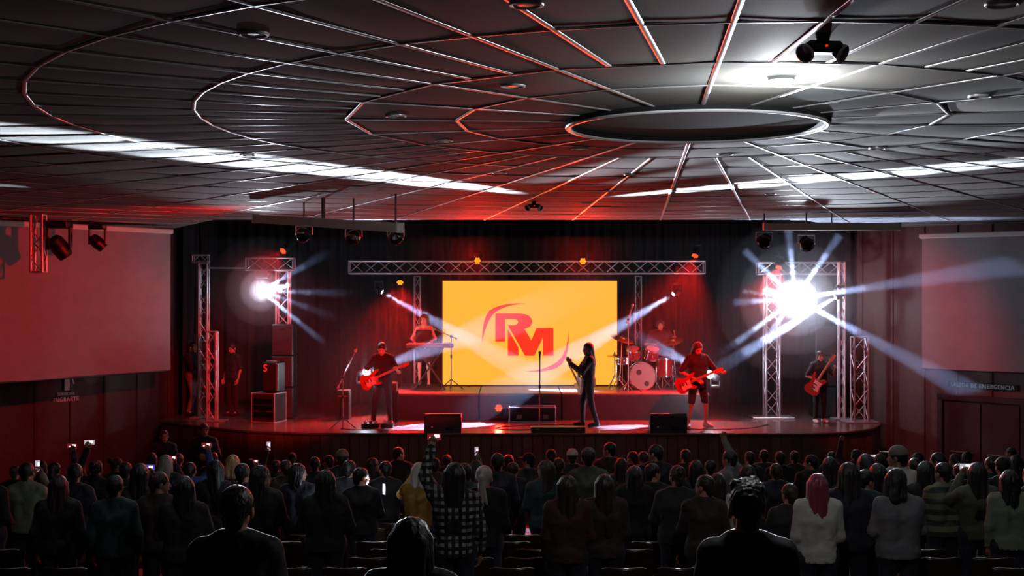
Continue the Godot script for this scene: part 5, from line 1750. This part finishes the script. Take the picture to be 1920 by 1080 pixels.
func make_band() -> void:
	var s := STAGE_Y
	var base := {"skin": M["skin tan"], "legs": M["cloth black"], "shoes": M["shoe dark"], "hair_mat": M["hair black"], "cell": 0.015}
	var mk := func(o: Dictionary) -> Dictionary:
		var d := base.duplicate()
		d.merge(o, true)
		return d
	# left guitarist
	var g1 := Vector3(P(717, 0, 26.1).x, s, -26.1)
	player("guitarist in a black T-shirt and long trousers looking down at his guitar", g1, PI - 0.15, 1.70, joints({"pitch": -0.45, "yaw": 0.15, "head": Vector3(0, 1.565, -0.045), "er": Vector3(0.36, 1.13, 0.02), "wr": Vector3(0.14, 1.0, -0.22), "el": Vector3(-0.36, 1.10, -0.06), "wl": Vector3(-0.36, 1.16, -0.29), "hand_l": "grip", "palm_l": Vector3(0.1, 0.9, -0.3), "palm_r": Vector3(0, -0.2, 1), "kr": Vector3(0.15, 0.48, -0.03), "ar": Vector3(0.20, 0.09, 0.0), "tr": Vector3(0.25, 0.035, -0.16), "kl": Vector3(-0.14, 0.48, -0.02), "al": Vector3(-0.17, 0.09, 0.02), "tl": Vector3(-0.2, 0.035, -0.14)}), mk.call({"top": M["cloth black"], "top_name": "t_shirt", "sleeve": 0.42, "hem": 0.84, "hair": "short", "shoes": M["shoe white"], "loose": 0.022}))
	guitar("electric_guitar", "wood-coloured electric guitar held by the guitarist in long trousers", g1 + Vector3(-0.22, 0.93, 0.22), g1 + Vector3(0.56, 1.29, 0.36), Vector3(0.1, 0.2, 1), M["guitar wood"])
	# the musician in the middle, clapping, in profile
	var g2 := Vector3(P(1103, 0, 25.85).x, s, -25.85)
	player("long-haired bass player in dark clothes clapping in profile at the centre", g2, PI / 2 + 0.1, 1.70, joints({"er": Vector3(0.22, 1.12, -0.16), "wr": Vector3(0.05, 1.28, -0.36), "el": Vector3(-0.22, 1.12, -0.16), "wl": Vector3(-0.05, 1.28, -0.36), "hand_r": "open", "hand_l": "open", "palm_r": Vector3(-1, 0, 0), "palm_l": Vector3(1, 0, 0), "dir_r": Vector3(-0.1, 0.8, -0.5), "dir_l": Vector3(0.1, 0.8, -0.5), "kr": Vector3(0.10, 0.48, -0.10), "ar": Vector3(0.11, 0.09, -0.10), "tr": Vector3(0.13, 0.035, -0.26), "kl": Vector3(-0.10, 0.48, 0.04), "al": Vector3(-0.11, 0.09, 0.16), "tl": Vector3(-0.13, 0.035, 0.0), "pitch": -0.1}), mk.call({"top": M["cloth charcoal"], "hem": 0.82, "hair": "long", "legs": M["cloth charcoal"]}))
	guitar("bass_guitar", "white-edged bass guitar hanging in front of the clapping player", g2 + Vector3(-0.19, 0.88, 0.10), g2 + Vector3(-0.36, 1.25, -0.75), Vector3(-1, 0.1, 0.1), M["guitar white"], true)
	# right guitarist in shorts
	var g3 := Vector3(P(1308, 0, 25.55).x, s, -25.55)
	player("guitarist in black T-shirt and shorts with white shoes", g3, PI + 0.35, 1.74, joints({"pitch": -0.5, "head": Vector3(0.03, 1.56, -0.07), "neck": Vector3(0.02, 1.435, -0.03), "er": Vector3(0.36, 1.12, 0.02), "wr": Vector3(0.14, 0.97, -0.22), "el": Vector3(-0.37, 1.12, -0.06), "wl": Vector3(-0.38, 1.10, -0.29), "hand_l": "grip", "palm_l": Vector3(0.1, 0.9, -0.3), "palm_r": Vector3(0, -0.2, 1), "kr": Vector3(0.17, 0.48, -0.06), "ar": Vector3(0.20, 0.09, 0.0), "tr": Vector3(0.27, 0.035, -0.15), "kl": Vector3(-0.15, 0.48, -0.04), "al": Vector3(-0.19, 0.09, 0.03), "tl": Vector3(-0.26, 0.035, -0.1)}), mk.call({"top": M["cloth black"], "top_name": "t_shirt", "sleeve": 0.45, "hem": 0.80, "bottom": "shorts", "hair": "long", "hair_mat": M["hair brown"], "shoes": M["shoe white"], "loose": 0.026}))
	guitar("electric_guitar", "dark red electric guitar held by the guitarist in shorts", g3 + Vector3(-0.26, 0.90, 0.2), g3 + Vector3(0.42, 1.22, 0.45), Vector3(-0.2, 0.2, 1), M["guitar red"])
	# keyboard player
	var g4 := Vector3(P(795, 0, 28.75).x, s + 0.56, -28.75)
	player("long-haired keyboard player in a dark strapless dress at the keyboard", g4, PI - 0.12, 1.66, joints({"sr": Vector3(0.155, 1.385, 0.015), "sl": Vector3(-0.155, 1.385, 0.015), "er": Vector3(0.27, 1.14, -0.04), "wr": Vector3(0.15, 1.03, -0.26), "el": Vector3(-0.27, 1.14, -0.04), "wl": Vector3(-0.15, 1.03, -0.26), "palm_r": Vector3(0, -1, 0), "palm_l": Vector3(0, -1, 0), "pitch": -0.15, "yaw": -0.2}), mk.call({"top": M["cloth charcoal"], "top_name": "dress", "sleeve": 0.0, "hem": 0.55, "collar": -0.10, "bottom": "none", "hair": "long", "hair_mat": M["hair light brown"], "skin": M["skin light"]}))
	# drummer, seated
	var g5 := Vector3(P(1237, 0, 29.05).x, s + 0.56, -29.05)
	var up := -0.22
	player("drummer in a red top seated behind the drum kit", g5, PI, 1.71, joints({"pelvis": Vector3(0, 0.76, 0), "waist": Vector3(0, 0.90, -0.01), "chest": Vector3(0, 1.09, -0.02), "neck": Vector3(0, 1.26, -0.03), "head": Vector3(0, 1.395, -0.06), "hr": Vector3(0.10, 0.74, -0.02), "hl": Vector3(-0.10, 0.74, -0.02), "kr": Vector3(0.24, 0.62, -0.42), "kl": Vector3(-0.24, 0.62, -0.42), "ar": Vector3(0.26, 0.11, -0.45), "al": Vector3(-0.26, 0.11, -0.45), "tr": Vector3(0.28, 0.04, -0.6), "tl": Vector3(-0.28, 0.04, -0.6), "sr": Vector3(0.18, 1.205, -0.02), "sl": Vector3(-0.18, 1.205, -0.02), "er": Vector3(0.32, 0.97, -0.10), "wr": Vector3(0.20, 0.98, -0.34), "el": Vector3(-0.36, 1.00, -0.10), "wl": Vector3(-0.30, 1.12, -0.33), "hand_r": "grip", "hand_l": "grip", "palm_r": Vector3(0, -1, 0), "palm_l": Vector3(0, -1, 0)}), mk.call({"top": M["cloth maroon"], "top_name": "t_shirt", "sleeve": 0.42, "hem": 0.70, "hair": "curly", "hair_mat": M["hair brown"]}))
	for e in [[Vector3(-0.20, 0.97, 0.36), Vector3(-0.12, 1.02, 0.68), "wooden drumstick over the small toms"], [Vector3(0.30, 1.10, 0.36), Vector3(0.24, 1.30, 0.64), "wooden drumstick raised by the drummer"]]:
		var st := thing("drumstick", e[2], "drumstick", g5 + e[0])
		tube(st, "shaft", Vector3.ZERO, e[1] - e[0], 0.009, M["neck wood"])
		put(ball(0.011, 10), "tip", M["neck wood"], st, e[1] - e[0])
	# guitarist at the far right
	var g6 := Vector3(P(1537, 0, 26.6).x, s, -26.6)
	player("guitarist standing in the shadows under the glaring lamp", g6, PI + 0.3, 1.50, joints({"er": Vector3(0.33, 1.12, 0.02), "wr": Vector3(0.12, 1.0, -0.22), "el": Vector3(-0.33, 1.14, -0.06), "wl": Vector3(-0.26, 1.30, -0.26), "hand_l": "grip"}), mk.call({"top": M["cloth black"], "sleeve": 0.45, "top_name": "t_shirt", "hair": "short", "shoes": M["shoe white"]}))
	guitar("electric_guitar", "reddish electric guitar held upright by the guitarist in the shadows", g6 + Vector3(-0.16, 0.80, 0.24), g6 + Vector3(0.22, 1.42, 0.32), Vector3(-0.2, 0.2, 1), M["guitar red"])
	# two of the crew at the left edge of the stage
	player("crew member in light trousers behind the tower nearest the red-lit screen", Vector3(P(362, 0, 28.2).x, s, -28.15), -PI / 2 - 0.3, 1.62, joints({"kr": Vector3(0.10, 0.48, -0.08), "ar": Vector3(0.11, 0.09, 0.05), "tr": Vector3(0.12, 0.035, -0.1), "kl": Vector3(-0.10, 0.48, 0.06), "al": Vector3(-0.12, 0.09, 0.26), "tl": Vector3(-0.13, 0.04, 0.12), "er": Vector3(0.24, 1.12, -0.12), "wr": Vector3(0.18, 1.15, -0.34)}), mk.call({"top": M["cloth black"], "hair": "short", "legs": M["cloth grey"]}))
	player("crew member in a dark T-shirt standing between tower and rack case", Vector3(P(436, 0, 28.0).x, s, -28.0), PI - 0.6, 1.60, joints({"pitch": -0.3}), mk.call({"top": M["cloth black"], "sleeve": 0.45, "top_name": "t_shirt", "hair": "short"}))
	# two stewards in front of the stage who face the hall
	for e in [[308, 806, 24.2, "steward with folded arms facing the hall below the red-lit screen"], [383, 793, 24.4, "taller steward with folded arms facing the hall by the stage corner"]]:
		place_person(e[0], e[1], e[2], "folded", "short", "hair black", "cloth black", e[3], "", PI + 0.15)


# ---------------------------------------------------------------- the audience
const DARK_PHONE := "person in dark jacket holding up a phone in the crowd"


func make_crowd() -> void:
	# the ones that stand out: x and y of the top of the head in the photograph, depth, pose, hair, hair colour, top, label
	place_person(1400, 905, 6.3, "still", "tuft", "hair black", "cloth black", "man in a black jacket with tousled dark hair, rim-lit, nearest the pink-haired woman", "", 0.0)
	place_person(443, 908, 6.6, "still", "short", "hair black", "cloth black", "broad man in black with short dark hair standing apart behind the crowd", "", 0.05)
	place_person(772, 968, 5.6, "slim", "long", "hair black", "cloth black", "short woman with long glossy black hair behind the checked shirt", "", -0.1)
	place_person(1533, 887, 11.35, "slim", "long", "hair pink", "cloth white", "woman with long pink hair in a white jacket", "", 0.0, {"skin": "skin light"})
	place_person(852, 866, 11.4, "raise_left", "verylong", "hair black", "cloth check", "woman in a black and white checked shirt with one arm raised", "", 0.1, {"phone": [true, "phone screen pink", "phone lying flat in the raised hand above the checked shirt"]})
	place_person(908, 872, 12.6, "slim", "ponytail", "hair ash", "cloth black", "woman with a long ash-blonde ponytail in black", "", 0.0)
	place_person(437, 852, 17.0, "slim", "bob", "hair blonde", "cloth charcoal", "woman with chin-length blonde hair standing in the crowd", "", 0.0)
	var reader := place_person(678, 876, 14.6, "look_right", "short", "hair black", "cloth black", "person with a phone-lit face turned towards the centre of the stage", "", 0.0, {"skin": "skin light"})
	place_person(786, 866, 15.0, "film", "bob", "hair ash", "cloth yellow", "woman in a yellow top with light chin-length hair", "", 0.1)
	place_person(356, 866, 16.0, "raise_right", "short", "hair black", "cloth blue", "person in a blue jacket raising a phone with one arm", "", 0.0, {"phone": [true, "phone screen pink", "phone in the raised hand of the person in blue"]})
	place_person(1682, 836, 14.6, "look_left", "short", "hair black", "cloth white", "man in a grey cap and white collar in the crowd", "", 0.0, {"cap": "cap grey"})
	place_person(1684, 878, 11.5, "look_right", "bob", "hair black", "cloth grey", "large woman in a grey sweater turning her head to the side", "", 0.0)
	place_person(1768, 866, 13.8, "folded", "short", "hair black", "cloth stripe", "person in a striped greenish jacket in the crowd", "", 0.2)
	place_person(1832, 866, 13.4, "film", "verylong", "hair black", "cloth olive", "woman with very long straight black hair and olive jacket filming", "", 0.0, {"phone": [true, "phone screen", "bright phone held by the woman with very long black hair"]})
	place_person(1893, 880, 12.6, "slim", "long", "hair black", "cloth jade", "woman with long dark hair and pale top at the end of the crowd", "", -0.1)
	place_person(1270, 872, 13.0, "folded", "bun", "hair brown", "cloth charcoal", "woman with brown hair in a bun and charcoal jacket", "", -0.1)
	place_person(1064, 890, 11.4, "slim", "long", "hair brown", "cloth maroon", "woman with long brown hair in a maroon top", "", 0.0)
	place_person(1134, 888, 11.5, "slim", "verylong", "hair brown", "cloth brown", "woman with very long brown hair in a brown top", "", 0.0)
	place_person(1103, 838, 15.6, "still", "short", "hair black", "cloth fleck", "man with cropped hair in a flecked grey-green shirt", "", 0.0)
	place_person(1142, 829, 20.5, "look_left", "short", "hair black", "cloth brown", "man in brown with short hair looking sideways before the stage", "", 0.0)
	place_person(1073, 842, 19.6, "still", "short", "hair black", "cloth charcoal", "person in a white cap before the stage", "", 0.0, {"cap": "cap white"})
	place_person(990, 850, 19, "look_left", "short", "hair black", "cloth charcoal", "person in a dark cap looking sideways below the centre stand", "", 0.0, {"cap": "cloth black"})
	place_person(1022, 862, 15, "look_left", "long", "hair brown", "cloth teal", "woman with long brown hair in a teal jacket", "", 0.0)
	place_person(1368, 843, 17, "raise_right", "short", "hair black", "cloth grey", "person in a grey top stretching an empty hand up", "", 0.75)
	place_person(642, 843, 18, "still", "short", "hair black", "cloth navy", "person in a pale grey cap and navy jacket", "", 0.0, {"cap": "cap grey"})
	place_person(748, 838, 21.5, "look_right", "short", "hair black", "cloth charcoal", "man with short hair looking sideways below the keyboard riser", "", 0.0)
	place_person(50, 866, 14.4, "film", "short", "hair black", "cloth jade", "person in a pale top filming with an upright phone", "", 0.0, {"phone": [false, "phone screen", "phone held upright by the person in the pale top"]})
	place_person(262, 868, 13.4, "film", "long", "hair black", "cloth brown", "woman with long dark hair and brown jacket filming", "", 0.0, {"phone": [true, "phone screen blue", "phone with a bluish screen held by the woman in brown"]})
	place_person(310, 852, 17, "film", "long", "hair grey", "cloth teal", "person with long grey hair in teal filming", "", 0.0, {"phone": [true, "phone screen pink", "phone held above the long grey hair"]})
	place_person(517, 862, 19, "raise_left", "short", "hair black", "cloth charcoal", "person in charcoal raising a phone below the rack case", "", 0.0, {"phone": [false, "phone screen", "upright phone raised below the rack case"]})
	place_person(560, 868, 15, "look_right", "bob", "hair black", "cloth navy", "woman with chin-length dark hair in navy looking sideways", "", 0.0)
	place_person(875, 878, 19, "raise_right", "short", "hair black", "cloth olive", "person in olive raising a phone below the floor lamp", "", 0.0, {"phone": [false, "phone screen", "bright upright phone raised below the floor lamp"]})
	place_person(933, 849, 16, "still", "short", "hair black", "cloth navy", "man in navy with thick short hair beside the ash-blonde ponytail", "", 0.0)
	place_person(1228, 833, 18, "look_left", "short", "hair black", "cloth navy", "tall man in navy with short hair beside the bun-haired woman", "", 0.0)
	place_person(1345, 886, 13.4, "still", "long", "hair brown", "cloth white", "woman with brown hair and a white collar behind the tousled man", "", 0.0)
	place_person(1590, 866, 12, "folded", "long", "hair black", "cloth navy", "broad woman with long dark hair in navy beside the pink-haired woman", "", -0.1)
	place_person(1623, 850, 15, "still", "long", "hair black", "cloth maroon", "woman with long dark hair and maroon jacket in the crowd", "", 0.0)
	place_person(1757, 848, 17, "look_left", "short", "hair black", "cloth charcoal", "person with short hair clapping near the side door", "", 0.0)
	place_person(1480, 906, 12.2, "folded", "short", "hair brown", "cloth charcoal", "short person with brown hair between the tousled man and the pink-haired woman", "", 0.0)
	place_person(180, 862, 15.6, "raise_left", "bun", "hair black", "cloth black", "person with dark hair in a bun raising a phone", "", 0.0, {"phone": [true, "phone screen", "phone raised by the person with the bun"]})
	place_person(102, 866, 16.6, "raise_right", "ponytail", "hair black", "cloth charcoal", "person with a dark ponytail raising a phone in the crowd", "", 0.0, {"phone": [true, "phone screen pink", "dim phone raised by the person with the ponytail"]})
	place_person(470, 860, 20, "film", "short", "hair black", "cloth charcoal", DARK_PHONE, "audience filming in dark clothes", 0.0, {"phone": [true, "phone screen pink", "dim phone held up below the rack case"]})
	place_person(1650, 850, 19, "film", "short", "hair black", "cloth black", DARK_PHONE, "audience filming in dark clothes", 0.0, {"phone": [true, "phone screen", "small phone held up below the short truss near the exit"]})
	place_person(1605, 842, 21, "raise_left", "short", "hair black", "cloth maroon", "person in maroon raising a hand below the short truss near the exit", "", 0.0)
	# the dark heads between them: x, y, depth, kind
	var fill := [[28, 872, 17.7, 0], [75, 862, 20.1, 1], [140, 868, 14.2, 0], [150, 858, 21.2, 0], [220, 858, 18.9, 2], [235, 866, 15.9, 0], [285, 848, 21.8, 1], [335, 850, 21.2, 0], [400, 862, 14.8, 1], [400, 848, 21.8, 0], [455, 868, 14.2, 0], [490, 872, 13.0, 1], [535, 862, 17.1, 0], [548, 848, 22.4, 2], [590, 856, 17.7, 0], [615, 853, 20.1, 0], [610, 880, 12.3, 1], [655, 862, 15.8, 0], [700, 858, 19.5, 1], [722, 864, 16.5, 0], [815, 858, 18.4, 0], [838, 852, 21.2, 2], [868, 868, 15.3, 0], [892, 862, 17.7, 1], [962, 866, 17.0, 0], [955, 852, 21.5, 1], [1033, 843, 21.2, 3], [1048, 858, 17.7, 0], [1165, 858, 18.2, 1], [1185, 846, 21.2, 0], [1206, 846, 20.1, 0], [1190, 872, 14.2, 1], [1225, 868, 14.6, 0], [1285, 842, 20.1, 0], [1305, 862, 16.5, 1], [1332, 862, 17.7, 0], [1320, 890, 12.3, 0], [1405, 846, 20.6, 0], [1433, 843, 21.2, 0], [1405, 872, 14.9, 1], [1462, 846, 20.1, 0], [1490, 845, 21.2, 2], [1455, 868, 15.8, 0], [1520, 852, 18.3, 0], [1555, 856, 16.5, 1], [1560, 846, 21.8, 0], [1625, 880, 13.0, 0], [1645, 868, 13.7, 1], [1715, 858, 16.5, 0], [1735, 864, 14.2, 1], [1720, 848, 21.2, 0], [1790, 850, 19.5, 0], [1800, 868, 15.8, 2], [1815, 846, 22.4, 1], [1858, 856, 17.1, 0], [1880, 858, 15.3, 3], [1905, 852, 18.9, 1], [1895, 838, 23.0, 0], [1935, 870, 13.0, 0], [-20, 870, 13.6, 1], [300, 884, 12.5, 0], [345, 892, 11.6, 1], [215, 890, 12.0, 0], [110, 890, 12.3, 1]]
	var tops := ["cloth black", "cloth charcoal", "cloth navy", "cloth black", "cloth brown", "cloth charcoal", "cloth teal", "cloth black"]
	var stances := ["still", "folded", "slim", "look_left", "still", "look_right", "folded"]
	for k in fill.size():
		var e: Array = fill[k]
		var kind: int = e[3]
		var ex := {"cap": "cloth black"} if kind == 3 else {}
		place_person(e[0], e[1], e[2], stances[(k * 3) % 7], ["short", "long", "bun", "short"][kind], "hair black" if k % 3 else "hair brown", tops[(k * 5) % 8], "person with %s %s hair and %s jacket standing in the crowd" % [["short", "long", "tied-back", "capped short"][kind], "black" if k % 3 else "brown", tops[(k * 5) % 8].substr(6)], "audience in dark jackets", rng.randf_range(-0.2, 0.2), ex)
	# the phone that lights a face
	make_phone(reader.transform * Vector3(0.27, 1.40, -0.20), false, "phone screen", "phone lighting the face of the person beside it", 0.5, -0.95)


func make_chairs() -> void:
	var proto: Node3D
	var shell := SurfaceTool.new()
	shell.begin(Mesh.PRIMITIVE_TRIANGLES)
	shell.set_smooth_group(0)
	# the backrest, curved round the sitter, with a rolled top edge
	var prof := [Vector2(0.00, 0.0), Vector2(0.012, 0.14), Vector2(0.03, 0.30), Vector2(0.042, 0.345), Vector2(0.036, 0.36), Vector2(0.022, 0.352), Vector2(0.012, 0.30), Vector2(-0.008, 0.14), Vector2(-0.018, 0.0)]
	var n := 10
	var at := func(i: int, k: int) -> Vector3:
		var u := 2.0 * i / n - 1.0
		var p: Vector2 = prof[k]
		return Vector3(u * (0.178 + 0.012 * sin(p.y * 6)), p.y * (0.985 + 0.03 * u * u - 0.06 * pow(absf(u), 6)), p.x - 0.055 * u * u)
	for i in n:
		for k in prof.size() - 1:
			var q := [at.call(i, k), at.call(i + 1, k), at.call(i + 1, k + 1), at.call(i, k + 1)]
			for e in [0, 2, 1, 0, 3, 2]:
				shell.add_vertex(q[e])
	shell.generate_normals()
	var back := shell.commit()
	var rail := SurfaceTool.new()
	rail.begin(Mesh.PRIMITIVE_TRIANGLES)
	for i in n:
		var p0: Vector3 = at.call(i, 4)
		var p1: Vector3 = at.call(i + 1, 4)
		var bs := along(p0, p1)
		bs.x *= 0.0075
		bs.z *= 0.0075
		bs.y *= p0.distance_to(p1) * 1.04
		rail.append_from(unit_tube, 0, Transform3D(bs, (p0 + p1) * 0.5))
	var top_rail := rail.commit()
	var seat := net([[1, Vector3(0, 0.44, -0.2), Vector3(0.23, 0.025, 0.23)], [0, Vector3(-0.15, 0.445, 0.0), Vector3(0.15, 0.445, 0.0), 0.02, 0.02]], 0.016, 0.03)
	var rows := 9
	for r in rows:
		var d := 11.0 + 0.8 * r
		var w := 0.4 * d + 0.4
		var off := 0.12 * (r % 3)
		var x := -floorf(w / 0.48) * 0.48 + off
		while x < w:
			var clear := true
			for s in spots_taken:
				if absf(s.x - x) < 0.42 and s.y - d > -0.32 and s.y - d < 0.62:
					clear = false
					break
			if clear:
				var c: Node3D
				if proto == null:
					proto = thing("auditorium_chair", "brown moulded chair with curved shiny backrest in the audience rows", "chair", Vector3.ZERO, 0.0, "audience chairs in rows")
					put(back, "backrest", M["chair shell"], proto, Vector3(0, 0.44, 0.02))
					put(top_rail, "top_rail", M["chrome"], proto, Vector3(0, 0.442, 0.02))
					put(seat, "seat", M["chair shell"], proto)
					for lx in [-0.17, 0.17]:
						tube(proto, "leg", Vector3(lx, 0.43, -0.03), Vector3(lx * 1.15, 0.0, 0.06), 0.011, M["chair frame"])
						tube(proto, "leg", Vector3(lx, 0.42, -0.34), Vector3(lx * 1.15, 0.03, -0.4), 0.011, M["chair frame"])
					c = proto
				else:
					c = proto.duplicate()
					c.name = numbered("auditorium_chair")
					add_child(c)
				c.set_meta("label", "brown moulded chair with shiny curved backrest in the %s row of audience chairs" % ["rearmost", "second rearmost", "third rearmost", "fourth rearmost", "fifth rearmost", "fourth foremost", "third foremost", "second foremost", "foremost"][r])
				c.position = Vector3(x, floor_y(d), -d)
			x += 0.48


# ---------------------------------------------------------------- build
func _ready() -> void:
	rng.seed = 11
	var cam := Camera3D.new()
	cam.name = "camera"
	cam.fov = rad_to_deg(2.0 * atan(540.0 / F))
	cam.position = Vector3(0, CAM_Y, 0)
	cam.near = 0.1
	cam.far = 200
	add_child(cam)
	var env := Environment.new()
	env.background_mode = Environment.BG_COLOR
	env.background_color = Color.BLACK
	env.tonemap_mode = Environment.TONE_MAPPER_LINEAR
	env.tonemap_exposure = 1.0
	env.sdfgi_enabled = true
	env.ssao_enabled = true
	env.ssil_enabled = true
	# stage haze, thin and even
	env.volumetric_fog_enabled = true
	env.volumetric_fog_density = 0.0
	env.volumetric_fog_albedo = Color(0.95, 0.96, 1.0)
	var we := WorldEnvironment.new()
	we.name = "surroundings"
	we.environment = env
	add_child(we)
	make_materials()
	people_materials()
	make_room()
	make_ceiling()
	make_stage()
	make_lamps()
	make_screens()
	make_gear()
	make_head()
	make_poses()
	make_band()
	make_crowd()
	make_chairs()
	for k in poses:
		poses[k].node.free()
	for n in find_children("*", "GeometryInstance3D", true, false):
		n.cast_shadow = GeometryInstance3D.SHADOW_CASTING_SETTING_ON
